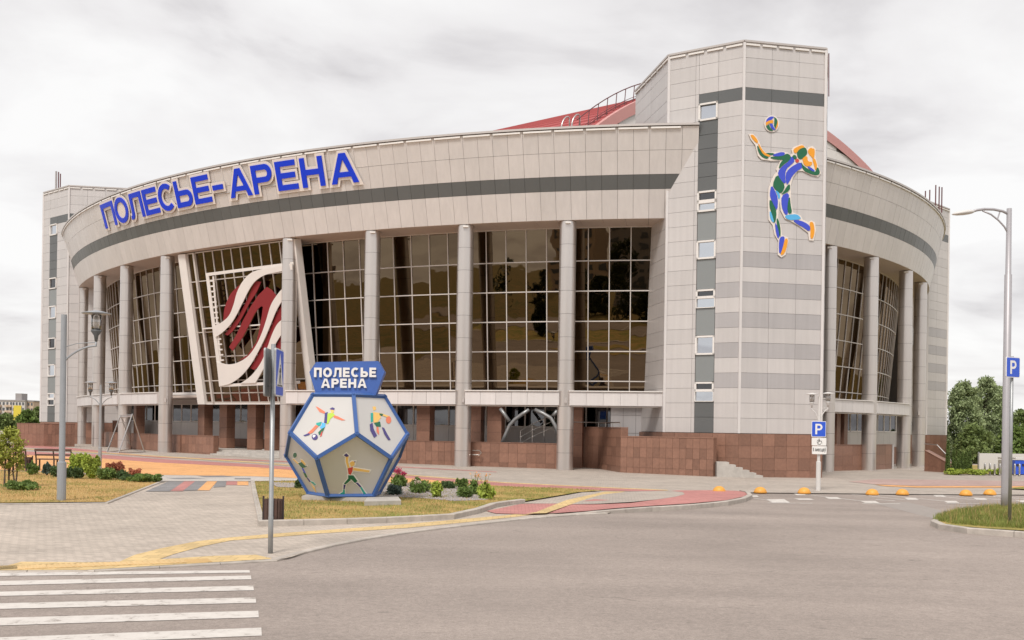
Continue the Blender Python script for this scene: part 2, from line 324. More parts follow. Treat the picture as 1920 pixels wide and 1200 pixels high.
def slab(name, q, th, gap, m, parent, jit=0., proud=0., smooth=False):
    """panel from four corner points, seen anticlockwise from outside: inset by the joint, th thick"""
    q = [Vector(p) for p in q]; n = (q[1]-q[0]).cross(q[3]-q[0]).normalized()
    u = (q[1]-q[0]).normalized(); v = (q[3]-q[0]).normalized(); g = gap/2
    s = [q[0]+u*g+v*g, q[1]-u*g+v*g, q[2]-u*g-v*g, q[3]+u*g-v*g]
    if jit:
        j = [random.uniform(-jit, jit) for _ in range(3)]; j.append(j[0]+j[2]-j[1]); s = [p + n*k for p, k in zip(s, j)]
    s = [p + n*proud for p in s]
    return mk(name, s + [p - n*th for p in s], [(0,1,2,3),(7,6,5,4),(0,4,5,1),(1,5,6,2),(2,6,7,3),(3,7,4,0)], m, parent)
def plate(name, outer, holes, p0, U, V, front, th, m, parent=None, offset=0.):
    """flat cut-out shape (with holes) in the plane p0,U,V; front = distance in front of the plane"""
    cu = bpy.data.curves.new('c', 'CURVE'); cu.dimensions = '2D'; cu.fill_mode = 'BOTH'; cu.extrude = th/2; cu.offset = offset
    for lp in [outer] + list(holes):
        sp = cu.splines.new('POLY'); sp.points.add(len(lp)-1)
        for pt, (a, b) in zip(sp.points, lp): pt.co = (a, b, 0, 1)
        sp.use_cyclic_u = True
    tmp = bpy.data.objects.new('c', cu); COL.objects.link(tmp)
    me = bpy.data.meshes.new_from_object(tmp); Nn = Vector(U).cross(Vector(V)).normalized()
    vs = [Vector(p0) + Vector(U)*v.co.x + Vector(V)*v.co.y + Nn*(front - th/2 + v.co.z) for v in me.vertices]
    fs = [tuple(p.vertices) for p in me.polygons]
    bpy.data.objects.remove(tmp); bpy.data.curves.remove(cu); bpy.data.meshes.remove(me)
    return mk(name, vs, fs, m, parent)
def poly2d(pts3, p0, U, V): return [((q-p0).dot(U), (q-p0).dot(V)) for q in pts3]

# ================================================================== GROUND
def sheet(name, px, off, m, parent=None, offs=None):
    v = [G(x, y, off if offs is None else offs[i]) for i, (x, y) in enumerate(px)]
    a = sum((v[i].x*v[(i+1)%len(v)].y - v[(i+1)%len(v)].x*v[i].y) for i in range(len(v)))
    f = tuple(range(len(v)));  f = f if a > 0 else f[::-1]
    if offs is not None:
        for p, o_ in zip(v, offs): p.z = GZ(p.x) + o_
    return mk(name, v, [f], m, parent)
def gsheet(name, xy, off, m, parent=None):
    v = [Vector((x, y, GZ(x) + off)) for x, y in xy]
    a = sum((v[i].x*v[(i+1)%len(v)].y - v[(i+1)%len(v)].x*v[i].y) for i in range(len(v))); f = tuple(range(len(v)))
    return mk(name, v, [f if a > 0 else f[::-1]], m, parent)
def gb(x): return max(-1.6, min(1.6, x*GS))
base = mk('ground', [(x, y, -max(-1.6, min(1.6, GS*x)) - .06) for y in (-600, -30, 300, 3000) for x in (-2500, -200, 200, 2500)],
          [(r*4+c, r*4+c+1, r*4+c+5, r*4+c+4) for r in range(3) for c in range(3)], M['farground']); tag(base, kind='structure')
road = gsheet('road', [(-60, -14), (60, -14), (70, 45), (-60, 45)], 0, M['asphalt']); tag(road, kind='structure')
EDGE = [(-400, 1078), (0, 1074), (160, 1074), (520, 1053), (545, 1048), (580, 1036), (640, 1022), (720, 1007), (800, 996), (900, 984), (1000, 973), (1080, 967), (1140, 964), (1280, 940), (1400, 923.6), (1526, 925), (1720, 927), (2300, 932)]
ev = [G(x, y, 0) + Vector((0, .05, 0)) for x, y in EDGE]
plz = [(v.x, v.y) for v in ev] + [(60, 150), (-75, 150), (-75, ev[0].y)]
plaza = gsheet('plaza_paving', plz, .03, M['paver']); tag(plaza, kind='structure')
# building-side grey paving and the coloured bands laid in it
def band(name, up, lo, m, off): return sheet(name, up + lo[::-1], off, m, plaza)
UP_OR = [(-150, 843), (37, 852), (200, 860), (292, 867), (480, 876), (640, 888), (800, 899), (940, 911)]
band('grey_band', [(-150, 806), (200, 812), (700, 830), (1100, 845), (1500, 860), (2000, 870)], [(-150, 886), (300, 905), (470, 902), (800, 908), (1090, 917), (1252, 921), (1395, 923.2), (1526, 924.6), (1720, 926.6), (2200, 929)], M['paver_plaza'], .034)
band('orange_band', UP_OR, [(-150, 876), (30, 882), (275, 890), (480, 893), (640, 900), (800, 906), (940, 914)], M['paver_orange'], .038)
band('red_band', [(-150, 836), (40, 846), (200, 853), (292, 860), (480, 870.5), (640, 883), (800, 894.5), (946, 905.5), (1121, 914), (1252, 920)], UP_OR + [(1050, 918), (1180, 921)], M['paver_red'], .042)
band('tactile_line', [(-150, 831), (200, 848.5), (480, 866), (800, 892.5), (946, 904), (1121, 912.6), (1252, 918.4)], [(-150, 833), (200, 850), (480, 868), (800, 894.3), (946, 905.5), (1121, 914), (1252, 919.8)], M['tactile_far'], .046)
band('red_line', [(-150, 825), (120, 838.5), (300, 856), (480, 862), (700, 872), (931, 884.3)], [(-150, 828), (120, 843), (300, 858.6), (480, 864), (700, 873.6), (931, 885.4)], M['paver_red'], .042)
band('pink_patch', [(1590, 903), (1640, 898.5), (1760, 899.5), (2000, 903)], [(1640, 908), (1720, 911), (1800, 911), (2000, 911)], M['paver_pink'], .046)
band('orange_line', [(1640, 908.5), (1720, 911.4), (1800, 911.4), (2000, 911.4)], [(1660, 911.5), (1720, 914), (1800, 914), (2000, 914)], M['paver_orange'], .050)
band('pale_band', [(290, 890.5), (480, 893.5), (560, 897)], [(300, 902), (470, 902), (560, 901)], M['paver_light'], .050)
band('dark_lozenge', [(370, 892), (420, 891.5)], [(385, 894.6), (440, 894.2)], M['paver_dark'], .054)
band('dark_lozenge', [(310, 896), (360, 895.6)], [(330, 898.2), (390, 898.2)], M['paver_dark'], .054)
band('dark_lozenge', [(440, 896.2), (470, 896)], [(440, 898.6), (470, 898.8)], M['paver_dark'], .054)
def z3(pts): return [(x/4, 720 + y/4) for x, y in pts]
for nm, m_, q in (('dark_stripe', 'paver_dark', [(1270,728),(1385,728),(1275,805),(1090,805)]), ('red_stripe', 'paver_red', [(1385,728),(1465,728),(1370,803),(1275,803)]),
                  ('dark_stripe', 'paver_dark', [(1465,728),(1555,728),(1480,797),(1370,800)]), ('orange_stripe', 'paver_orange', [(1555,728),(1630,728),(1570,797),(1480,797)]),
                  ('dark_stripe', 'paver_dark', [(1630,728),(1700,728),(1690,770),(1600,774)]), ('red_stripe', 'paver_red', [(1700,729),(1780,729),(1780,757),(1695,757)]), ('orange_stripe', 'paver_orange', [(1780,730),(1862,730),(1864,759),(1780,759)])):
    sheet(nm, z3(q), .042, M[m_], plaza)
# guide path of yellow tactile paving
PU = [(223, 1053.3), (253, 1040), (300, 1028.3), (367, 1015), (433, 1007.3), (533, 999), (733, 985), (867, 973), (950, 966), (1005, 959), (1062, 936), (1130, 922)]
PL = [(290, 1051.7), (327, 1038.3), (383, 1023.3), (433, 1013.3), (500, 1008.3), (600, 1000), (760, 990), (880, 978.5), (975, 968), (1022, 961), (1090, 937), (1171, 922)]
sheet('tactile_path', PU + PL[::-1], .036, M['tactile_far'], plaza)
sheet('tactile_strip', [(-300, 1070.5), (-20, 1069.5), (40, 1053), (160, 1054), (225, 1053), (300, 1048.5), (400, 1042), (480, 1040), (512, 1047.5), (160, 1068.5)], .034, M['tactile_far'], plaza)
# ribbed tactile tiles by the crossing, one by one
tv = []; tf = []
def tile_mesh(rot, sz=.395):
    b = MB(); b.box((0, 0, .003), (sz, sz, .006))
    for k in range(5):
        c_ = (-sz/2 + sz*(k+.5)/5); b.box((c_, 0, .007) if rot else (0, c_, .007), (sz*.095, sz*.96, .009) if rot else (sz*.96, sz*.095, .009))
    me = bpy.data.meshes.new('tactile_tile'); me.from_pydata(b.v, [], b.f); me.materials.append(M['tactile']); return me
TM = [tile_mesh(0), tile_mesh(1)]
A0, A1 = G(60, 1064, .03), G(500, 1047, .03); dirv = (A1 - A0); Lr = dirv.length; dirv.normalize(); perp = Vector((-dirv.y, dirv.x, 0)).normalized()
ang = math.atan2(dirv.y, dirv.x)
def inpoly(x, y, pl):
    c = False
    for i in range(len(pl)):
        (x1, y1), (x2, y2) = pl[i], pl[i-1]
        if (y1 > y) != (y2 > y) and x < (x2-x1)*(y-y1)/(y2-y1) + x1: c = not c
    return c
strip_w = [(G(x, y, .034).x, G(x, y, .034).y) for x, y in [(-300, 1070.5), (-20, 1069.5), (40, 1053), (160, 1054), (225, 1053), (300, 1048.5), (400, 1042), (480, 1040), (512, 1047.5), (160, 1068.5)]]
for i in range(-12, 22):
    for j in range(-3, 4):
        p = A0 + dirv*(i*.4) + perp*(j*.4)
        if all(inpoly(q.x, q.y, strip_w) for q in (p + dirv*.2*sx + perp*.2*sy for sx in (-1, 1) for sy in (-1, 1))):
            inst('tactile_tile', TM[1 if i < 6 else 0], plaza, (p.x, p.y, GZ(p.x) + .035), ang)
# zebra stripes
for (yl0, yl1), (xr, yr0, yr1) in (((520,540),(1403,507,521)), ((568,592),(1411,537,558)), ((628,652),(1425,594,620)), ((693,725),(1438,660,690)), ((775,818),(1453,735,772)), ((885,932),(1470,830,875)), ((1010,1068),(1492,945,1002))):
    f = lambda x, a, b: a + (b-a)*x/xr
    q = [(-900, f(-900, yl0, yr0)), (xr, yr0), (xr+3, yr1), (-900, f(-900, yl1, yr1))]
    q = [(x/3, 900 + y/3) for x, y in q]
    sheet('crossing_stripe', q, .006, M['paint'], road)
# parking bay paint
def zr4(x, y): return (1300 + x/3.097, 850 + y/3.097)
for x0, x1, y0, y1 in ((440,545,266,286),(590,650,233,243),(775,850,254,265),(600,690,262,270),(985,1070,276,289),(1015,1075,238,249),(1235,1300,258,270),(1400,1460,241,252),(1465,1535,276,287),(1635,1700,259,270),(1735,1800,240,249),(1885,1960,273,283),(335,375,244,253)):
    s = (x1-x0)*.16
    sheet('bay_mark', [zr4(x0-s, y0), zr4(x1-s, y0), zr4(x1+s, y1), zr4(x0+s, y1)], .006, M['paint'], road)
for a, b in (((340,258),(550,286)),((430,287),(690,289)),((655,238),(985,276)),((980,290),(1200,291)),((910,236),(1230,268)),((1060,267),(1170,274)),((1085,240),(1470,277)),((1465,289),(1665,291)),((1300,239),(1635,268)),((1460,243),(1890,276)),((1700,246),(1990,268))):
    sheet('bay_line', [zr4(*a), zr4(*b), zr4(b[0], b[1]+1.7), zr4(a[0], a[1]+1.7)], .0045, M['paint'], road)
sheet('asphalt_patch', [(1640, 944), (1700, 941), (1765, 957), (1800, 975), (1750, 972)], .003, mat('asphalt_pale', (.30, .265, .24), .85, noise=.12, nscale=5), road)

# kerb stones
def kerb(px, h, wd, off=0., parent=None, hs=None, step=1.0, side=1):
    pts = [G(x, y, off) for x, y in px]; hv = hs or [h]*len(px); cum = [0]
    for a, b in zip(pts, pts[1:]): cum.append(cum[-1] + (b-a).length)
    def at(s):
        s = max(0, min(cum[-1], s))
        for i in range(len(pts)-1):
            if s <= cum[i+1] or i == len(pts)-2:
                t = (s-cum[i])/max(1e-6, cum[i+1]-cum[i]); return pts[i].lerp(pts[i+1], t), hv[i] + (hv[i+1]-hv[i])*t
    n = max(1, round(cum[-1]/step))
    for i in range(n):
        (a, ha), (b, hb) = at(cum[-1]*i/n + .006), at(cum[-1]*(i+1)/n - .006)
        d = (b-a).normalized(); pr = Vector((-d.y, d.x, 0)).normalized()*wd*side
        up = lambda p, q: Vector((p.x, p.y, p.z + q))
        lo = [up(a, -.1), up(b, -.1), up(b+pr, -.1), up(a+pr, -.1)]; bev = pr*.12
        hi = [up(a, ha-.015), up(b, hb-.015), up(b+pr, hb), up(a+pr, ha)]; tp = [up(a+bev, ha), up(b+bev, hb)]
        vs = lo + hi + tp
        mk('kerb_stone', vs, [(3,2,1,0),(0,1,5,4),(4,5,9,8),(8,9,6,7),(1,2,6,9,5),(2,3,7,6),(3,0,4,8,7)], M['kerb'], parent)
kerb([(-500, 1078)] + EDGE[1:4], .031, .10, 0, plaza, step=.9)
kerb(EDGE[3:13], .04, .13, 0, plaza, step=1.2)
# raised red island at the drop-off
IS = [(905, 962), (978, 944.5), (1092, 923), (1150, 920.5), (1260, 919), (1340, 918), (1385, 920), (1403, 925), (1411, 932), (1400, 938.5), (1360, 945.5), (1290, 951), (1200, 955.5), (1120, 960), (1050, 964), (1000, 966.5)]
io = [.036, .04, .045, .05, .06, .07, .09, .11, .12, .12, .12, .12, .11, .08, .045, .036]
ctr = (1180, 938); iv = [Vector(G(x, y, o)) for (x, y), o in zip(IS, io)]
for p, o in zip(iv, io): p.z = GZ(p.x) + o
def island_sheet(name, px, m, lift):
    n = len(px); hts = []
    for x, y in px:
        t = max(0, min(1, (x-1020)/160)); f = max(0, min(1, (y-912)/28)); hts.append(.046 + .072*t*f + lift)
    v = [G(x, y, h) for (x, y), h in zip(px, hts)]
    cx_ = sum(p[0] for p in px)/n; cy_ = sum(p[1] for p in px)/n
    t = max(0, min(1, (cx_-1020)/160)); f = max(0, min(1, (cy_-912)/28)); c = G(cx_, cy_, .046 + .072*t*f + lift)
    return mk(name, v + [c], [(n, (i+1) % n, i) for i in range(n)], m, plaza)
island_sheet('red_island', [(1040, 962), (1100, 958), (1150, 953), (1200, 949.5), (1290, 944), (1360, 938), (1392, 931.5), (1402, 927), (1396, 922), (1380, 920), (1340, 919), (1270, 919.5), (1180, 925), (1100, 938), (1030, 956)], M['paver_red'], 0)
sheet('red_island', [(912, 958), (978, 944.5), (1040, 944), (1080, 948), (1040, 962), (985, 964), (930, 962.5)], .046, M['paver_red'], plaza)
sheet('grey_island', [(978, 944), (1092, 923), (1142, 921), (1052, 944)], .050, M['paver_plaza'], plaza)
island_sheet('grey_island', [(1062, 945.5), (1120, 944.5), (1185, 941), (1235, 936), (1268, 931), (1284, 926.5), (1280, 922.5), (1255, 920), (1180, 921.5), (1130, 927)], M['paver_plaza'], .006)
sheet('tactile_path', [(985, 963), (1005, 960), (1062, 937.5), (1135, 921.5), (1172, 921.5), (1092, 938), (1024, 962)], .075, M['tactile_far'], plaza)
kerb([(1060, 965.5), (1100, 964.5), (1200, 960.5), (1290, 955.5), (1360, 949), (1398, 941.5), (1411, 934.5), (1406, 927.5), (1394, 924)], .1, .16, 0, plaza, hs=[.03, .06, .13, .135, .14, .14, .13, .12, .10])

# lawns
LAWN_L = [(-300, 943.4), (0, 942.4), (199, 940.6), (301, 901.8), (285, 898), (200, 892), (100, 886), (0, 882), (-300, 872)]
LAWN_M = [(471, 903), (487, 975), (530, 974), (700, 971), (850, 964.5), (897, 955), (930, 945.5), (980, 940), (1085, 922.5), (1130, 919.5), (1050, 915), (930, 911.5), (850, 908), (760, 905), (640, 902.5), (560, 901.5)]
l1 = sheet('lawn', LAWN_L, .058, M['lawn']); tag(l1, kind='structure')
l2 = sheet('lawn', LAWN_M, .072, M['lawn2']); tag(l2, kind='structure')
kerb([(-300, 948), (0, 947), (202, 945), (306, 903.5)], .035, .09, .03, plaza, step=1.0)
kerb([(485, 987.5), (530, 986.5), (700, 982), (850, 974), (902, 962), (935, 950), (985, 944)], .13, .16, .03, plaza, step=1.0)
kerb([(470, 903.5), (474, 930), (485, 986)], .075, .13, .03, plaza, step=1.0, side=1)
# right-hand green island
ISL = [(1749, 973), (1760, 968), (1795, 958), (1850, 951), (1930, 948), (2200, 944), (2200, 1014), (1990, 1000), (1920, 994.5), (1850, 990.5), (1785, 985), (1753, 978.5)]
l3 = sheet('lawn', ISL, .13, M['lawn2']); tag(l3, kind='structure')
kerb([(1795, 967), (1758, 978), (1743, 986.5), (1757, 992), (1784, 998), (1850, 1004), (1920, 1008.5), (1990, 1014), (2200, 1030)], .14, .17, 0, l3, step=1.0)
rp_ = sheet('verge', [(1770, 889), (1850, 889), (2300, 893), (2300, 872), (1770, 872)], .06, M['lawn2']); tag(rp_, kind='structure')
sheet('verge', [(1885, 915), (1930, 911.5), (2200, 911), (2200, 922), (1960, 919)], .09, M['lawn2'], l3)

# grass blades (stuff)
def blades(name, label, px, off, n, hmin, hmax, m, lean=.5, wd=.012, parent=None, clump=0):
    v = [G(x, y, off) for x, y in px]; pl = [(p.x, p.y) for p in v]
    xs = [p[0] for p in pl]; ys = [p[1] for p in pl]; P = []; tries = 0
    while len(P) < n and tries < n*30:
        tries += 1; x = random.uniform(min(xs), max(xs)); y = random.uniform(min(ys), max(ys))
        if inpoly(x, y, pl): P.append((x, y))
    if clump:
        keep = []
        for x, y in P:
            if math.sin(x*2.1+1.3*math.sin(y*1.7)) + math.sin(y*2.7+x) + random.uniform(-1.5, 1.5) > clump: keep.append((x, y))
        P = keep
    vs = []; fs = []
    for x, y in P:
        h = random.uniform(hmin, hmax); a = random.uniform(0, 6.283); z = GZ(x) + off - .01; lx, ly = random.uniform(-lean, lean)*h, random.uniform(-lean, lean)*h
        k = len(vs); dx, dy = math.cos(a)*wd, math.sin(a)*wd
        vs += [(x-dx, y-dy, z), (x+dx, y+dy, z), (x+lx*.4+dx*.6, y+ly*.4+dy*.6, z+h*.6), (x+lx*.4-dx*.6, y+ly*.4-dy*.6, z+h*.6), (x+lx, y+ly, z+h)]
        fs += [(k, k+1, k+2, k+3), (k+3, k+2, k+4)]
    o = mk(name, vs, fs, m, parent); tag(o, label, 'grass', kind='stuff'); return o
M['bl_dry'] = leaf_mat('blade_dry', (.54, .38, .17), .3); M['bl_gr'] = leaf_mat('blade_green', (.24, .27, .07), .3)
blades('grass', 'dry yellow grass blades on the lawn by the benches', LAWN_L[1:], .058, 20000, .03, .07, M['bl_dry'], wd=.007)
blades('grass', 'green tufts of grass in the dry lawn by the benches', LAWN_L[1:], .058, 12000, .04, .09, M['bl_gr'], wd=.008, clump=1.0)
blades('grass', 'dry grass blades on the lawn around the football-shaped sign', LAWN_M, .072, 20000, .03, .07, M['bl_dry'], wd=.007)
blades('grass', 'short green grass around the football-shaped sign', LAWN_M, .072, 24000, .03, .08, M['bl_gr'], wd=.007, clump=.2)
ISL_V = [(1749, 973), (1760, 968), (1795, 958), (1850, 951), (1930, 948), (1990, 946), (1990, 996), (1920, 991), (1850, 987.5), (1785, 982), (1757, 976)]
blades('grass', 'long unmown green grass on the kerbed island under the street lamp', ISL_V, .13, 22000, .05, .17, M['bl_gr'], wd=.007)
blades('grass', 'pale seed stalks standing out of the long island grass', ISL_V, .13, 700, .15, .33, M['bl_dry'], lean=.25, wd=.006)

# ================================================================== ARENA
ARENA = thing('arena_building', 'big round silver-clad sports arena with bronze glazing, columns, tower and blue name lettering', 'arena', (10, 80, 0))
C0 = (14.77, 110.82); C1 = (-10., 96.)
def pol(c, r, deg, z): a = R_(deg); return Vector((c[0] + r*math.cos(a), c[1] + r*math.sin(a), z))
def angof(c, p): return math.degrees(math.atan2(p.y - c[1], p.x - c[0]))
ZB, ZT = 13.5, 18.1
def fascia(c, rb, rt, a0, a1, ncol, name):
    # dark backing shell with soffit, top cap and panels hung on it
    n = ncol; A = [a0 + (a1-a0)*i/n for i in range(n+1)]
    R = lambda z: rb + (rt-rb)*(z-ZB)/(ZT-ZB)
    v = []; f = []
    for a in A:
        v += [pol(c, R(ZB)-.06, a, ZB+.03), pol(c, R(ZT)-.06, a, ZT-.02), pol(c, R(ZT)-.7, a, ZT-.02), pol(c, R(ZB)-.7, a, ZB+.03)]
    for i in range(n):
        k = i*4
        f += [(k, k+4, k+5, k+1), (k+1, k+5, k+6, k+2), (k+2, k+6, k+7, k+3), (k+3, k+7, k+4, k)]
    f += [(0, 1, 2, 3), (n*4+3, n*4+2, n*4+1, n*4)]
    fa = mk(name, v, f, M['seam'], ARENA)
    zs = [ZB, 14.97, 15.70, 16.88, 18.02]
    for i in range(n):
        for j in range(4):
            z0, z1 = zs[j], zs[j+1]
            slab('fascia_panel', [pol(c, R(z0), A[i], z0), pol(c, R(z0), A[i+1], z0), pol(c, R(z1), A[i+1], z1), pol(c, R(z1), A[i], z1)], .045, .015, M['dark'] if j == 1 else M['panel_f'], fa, jit=.004)
    b = MB()                                # cap rail
    vv = []; ff = []
    for a in A: vv += [pol(c, R(ZT)-.75, a, ZT-.05), pol(c, R(ZT)+.07, a, ZT-.05), pol(c, R(ZT)+.07, a, ZT+.06), pol(c, R(ZT)-.75, a, ZT+.10)]
    for i in range(n):
        k = i*4
        for q in range(4): ff.append((k+q, k+4+q, k+4+(q+1) % 4, k+(q+1) % 4))
    ff += [(0, 1, 2, 3)[::-1], (n*4, n*4+1, n*4+2, n*4+3)]
    mk('roof_cap', vv, ff, M['cap'], fa)
    for i in range(0, n-1, 2):              # light strips just under the cap
        b = MB(); b.beam(pol(c, R(17.93)+.05, A[i]+.06, 17.95), pol(c, R(17.93)+.05, A[i+2]-.10, 17.95), .06, .09); b.build('light_strip', M['white'], fa)
    return fa, A
AS, AE = -157., -95.2
fas, FA = fascia(C0, 57.4, 58.7, AS, AE, 75, 'fascia')
fas2, FA2 = fascia(C1, 45.65, 46.7, -54.2, -8., 46, 'fascia')
def soffit(c, ro, ri, a0, a1, n, z):
    par = None
    for i in range(n):
        b0, b1 = a0 + (a1-a0)*i/n, a0 + (a1-a0)*(i+1)/n
        slab('soffit_panel', [pol(c, ro-.03, b0, z), pol(c, ri, b0, z), pol(c, ri, b1, z), pol(c, ro-.03, b1, z)], .04, .015, M['soffit'], ARENA)
soffit(C0, 57.4, 54.2, AS, AE, 50, ZB); soffit(C1, 45.65, 42.6, -54.2, -8., 34, ZB)
# columns ---------------------------------------------------------------
CR_ = .455
def ring_mesh(r, h, n=40):
    b = MB(); b.lathe((0, 0, 0), [(r, 0), (r, h)], n); b.f = b.f[:n]
    me = bpy.data.meshes.new('column_ring'); me.from_pydata(b.v, [], b.f); me.materials.append(M['column']); me.polygons.foreach_set('use_smooth', [True]*n); return me
NR = 11; RH = (13.5 + .3) / NR; RM = ring_mesh(CR_, RH - .015)
COLX = [157, 186, 236, 312, 541, 696, 870, 1062]
colpos = []
for px in COLX:
    p = oncyl(px, 650, C0, 56.93); colpos.append(p)
for px in (1552, 1631, 1696, 1724): colpos.append(oncyl(px, 690, C1, 45.2))
for p in colpos:
    z0 = GZ(p.x)
    b = MB(); b.lathe((p.x, p.y, 0), [(CR_-.012, z0-.2), (CR_-.012, 13.5)], 20); core = b.build('column', M['seam'], ARENA)
    z = 13.49 - NR*RH
    for k in range(NR): inst('column_ring', RM, core, (p.x, p.y, z + k*RH), random.uniform(-.02, .02))
    d = (Vector((p.x, p.y, 0)).normalized())
    b = MB(); b.box((p.x - d.x*.5, p.y - d.y*.5, 13.36), (.3, .18, .09)); b.build('spotlight', M['white'], core)
    b = MB(); b.box((p.x - d.x*.5, p.y - d.y*.5, 3.75), (.13, .12, .26)); b.build('wall_light', M['cap'], core)
# curtain wall ------------------------------------------------------------
ZG = [4.38, 4.95, 6.62, 8.30, 9.98, 11.65, 13.48]
def curtain(c, rt, rb, a0, a1, n, skip=None):
    R = lambda z: rb + (rt-rb)*(z-ZG[0])/(ZG[-1]-ZG[0])
    A = [a0 + (a1-a0)*i/n for i in range(n+1)]
    v = []; f = []                           # inner spandrel edge as the parent mesh
    for a in A: v += [pol(c, rb-.35, a, ZG[0]-.14), pol(c, rb+.12, a, ZG[0]-.14), pol(c, rb+.12, a, ZG[0]-.03), pol(c, rb-.35, a, ZG[0]-.03)]
    for i in range(n):
        for q in range(4): f.append((i*4+q, i*4+4+q, i*4+4+(q+1) % 4, i*4+(q+1) % 4))
    gw = mk('glass_wall', v, f, M['white'], ARENA)
    ok = lambda i: not (skip and skip[0] < (A[i]+A[i+1])/2 < skip[1])
    for i in range(n):
        if not ok(i): continue
        for j in range(6):
            z0, z1 = ZG[j], ZG[j+1]
            slab('pane', [pol(c, R(z0), A[i], z0), pol(c, R(z0), A[i+1], z0), pol(c, R(z1), A[i+1], z1), pol(c, R(z1), A[i], z1)], .02, .05, M['glass'], gw, jit=.006)
    for i in range(n+1):
        if skip and skip[0] < A[i] < skip[1]: continue
        b = MB(); b.beam(pol(c, R(ZG[0])+.01, A[i], ZG[0]), pol(c, R(ZG[-1])+.01, A[i], ZG[-1]), .052, .09, up=pol((0, 0), 1, A[i], 0)); b.build('mullion', M['mullion'], gw)
    for z in ZG:
        for i in range(n):
            if not ok(i): continue
            b = MB(); b.beam(pol(c, R(z)+.015, A[i], z), pol(c, R(z)+.015, A[i+1], z), .10, .058); b.build('transom', M['mullion'], gw)
    return gw
# portal position (flat, leaning entrance front)
PLT, PRT = onz(350, 480, 13.42), onz(566, 451, 13.42)
pa0, pa1 = angof(C0, PLT), angof(C0, PRT)
curtain(C0, 55.3, 54.5, -154., -96.2, 47, (pa0-.3, pa1-.9))
curtain(C1, 43.5, 42.7, -53.0, -12., 30)
def ringwall(c, r, a0, a1, z0, z1, n, m, name, parent, th=.15):
    v = []; f = []
    for i in range(n+1):
        a = a0 + (a1-a0)*i/n; v += [pol(c, r, a, z0), pol(c, r, a, z1), pol(c, r-th, a, z1), pol(c, r-th, a, z0)]
    for i in range(n):
        for q in range(4): f.append((i*4+q, i*4+4+q, i*4+4+(q+1) % 4, i*4+(q+1) % 4))
    f += [(0, 1, 2, 3), (n*4+3, n*4+2, n*4+1, n*4)]
    return mk(name, v, f, m, parent)
def ringslab(c, ro, ri, a0, a1, z0, z1, n, m, name, parent): return ringwall(c, ro, a0, a1, z0, z1, n, m, name, parent, ro-ri)
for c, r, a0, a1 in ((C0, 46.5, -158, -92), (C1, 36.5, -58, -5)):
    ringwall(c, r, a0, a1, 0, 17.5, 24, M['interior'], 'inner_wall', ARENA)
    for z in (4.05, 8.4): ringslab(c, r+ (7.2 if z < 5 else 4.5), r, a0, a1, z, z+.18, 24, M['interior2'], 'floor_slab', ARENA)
# portal: two leaning white fins, flat glazing, emblem -------------------------
lean = 1.75
U = (PRT - PLT); U.z = 0; Wp = U.length; U.normalize()
Nout = Vector((U.y, -U.x, 0))
V = (Vector((0, 0, 9.75)) + Nout*lean); Hp = V.length; V.normalize()
PN = U.cross(V).normalized()
P0 = PLT + Nout*.45 - V*Hp                   # lower left corner of the portal plane
pt = lambda u, v, w=0.: P0 + U*u + V*v + PN*w
b = MB(); b.beam(pt(0, -.08, -.3), pt(Wp, -.08, -.3), .7, .14, up=V); PORT = b.build('entrance_portal', M['white'], ARENA)
b = MB(); b.beam(pt(.3, -.12, -.25), pt(.3, Hp+.02, -.25), .75, .9, up=PN); b.build('portal_fin', M['white'], PORT)
b = MB(); b.beam(pt(Wp-.25, -.12, -.15), pt(Wp-.25, Hp+.02, -.15), .45, .5, up=PN); b.build('portal_fin', M['white'], PORT)
nu = 11; us = [.72] + [1.45 + (Wp-.55-1.45)*i/(nu-1) for i in range(nu)]; vs_ = [0, .62, 1.45, 3.05, 4.7, 6.35, 8.05, Hp]
for i in range(len(us)-1):
    for j in range(len(vs_)-1):
        slab('pane', [pt(us[i], vs_[j]), pt(us[i+1], vs_[j]), pt(us[i+1], vs_[j+1]), pt(us[i], vs_[j+1])], .02, .05, M['glass'], PORT, jit=.004)
for k, u in enumerate(us):
    b = MB(); wd_ = .16 if k == 1 else .06; b.beam(pt(u, 0, .02), pt(u, Hp, .02), wd_, .09 if k != 1 else .3, up=PN); b.build('mullion', M['mullion'], PORT)
for v_ in vs_:
    b = MB(); b.beam(pt(us[0], v_, .025), pt(us[-1], v_, .025), .06, .08, up=PN); b.build('transom', M['mullion'], PORT)
ez = lambda pts: [onplane(320 + x/3.53, 440 + y/3.53, P0 + PN*.5, PN) for x, y in pts]
EM = MB().beam(pt(1.6, Hp*.5, .2), pt(Wp-.8, Hp*.5, .2), .08, .3, up=PN).build('emblem', M['white'], PORT)
def epl(name, pts, front, m): plate(name, poly2d(ez(pts), P0, U, V), [], P0, U, V, front, .05, m, EM)
def smooth2(pts, it=2):
    for _ in range(it):
        q = []
        for i in range(len(pts)):
            a, b2 = pts[i], pts[(i+1) % len(pts)]; q += [(a[0]*.75+b2[0]*.25, a[1]*.75+b2[1]*.25), (a[0]*.25+b2[0]*.75, a[1]*.25+b2[1]*.75)]
        pts = q
    return pts
def catmull(pts, n=5):
    o = []
    for i in range(len(pts)-1):
        p0, p1, p2, p3 = pts[max(i-1, 0)], pts[i], pts[i+1], pts[min(i+2, len(pts)-1)]
        for k in range(n):
            t = k/n; o.append(tuple(.5*(2*p1[d] + (p2[d]-p0[d])*t + (2*p0[d]-5*p1[d]+4*p2[d]-p3[d])*t*t + (3*p1[d]-p0[d]-3*p2[d]+p3[d])*t**3) for d in (0, 1)))
    return o + [pts[-1]]
def ribbon(up, lo, n=5): return catmull(up, n) + catmull(lo, n)[::-1]
epl('emblem_frame', [(230, 255), (812, 180), (812, 200), (236, 275)], .50, M['white'])
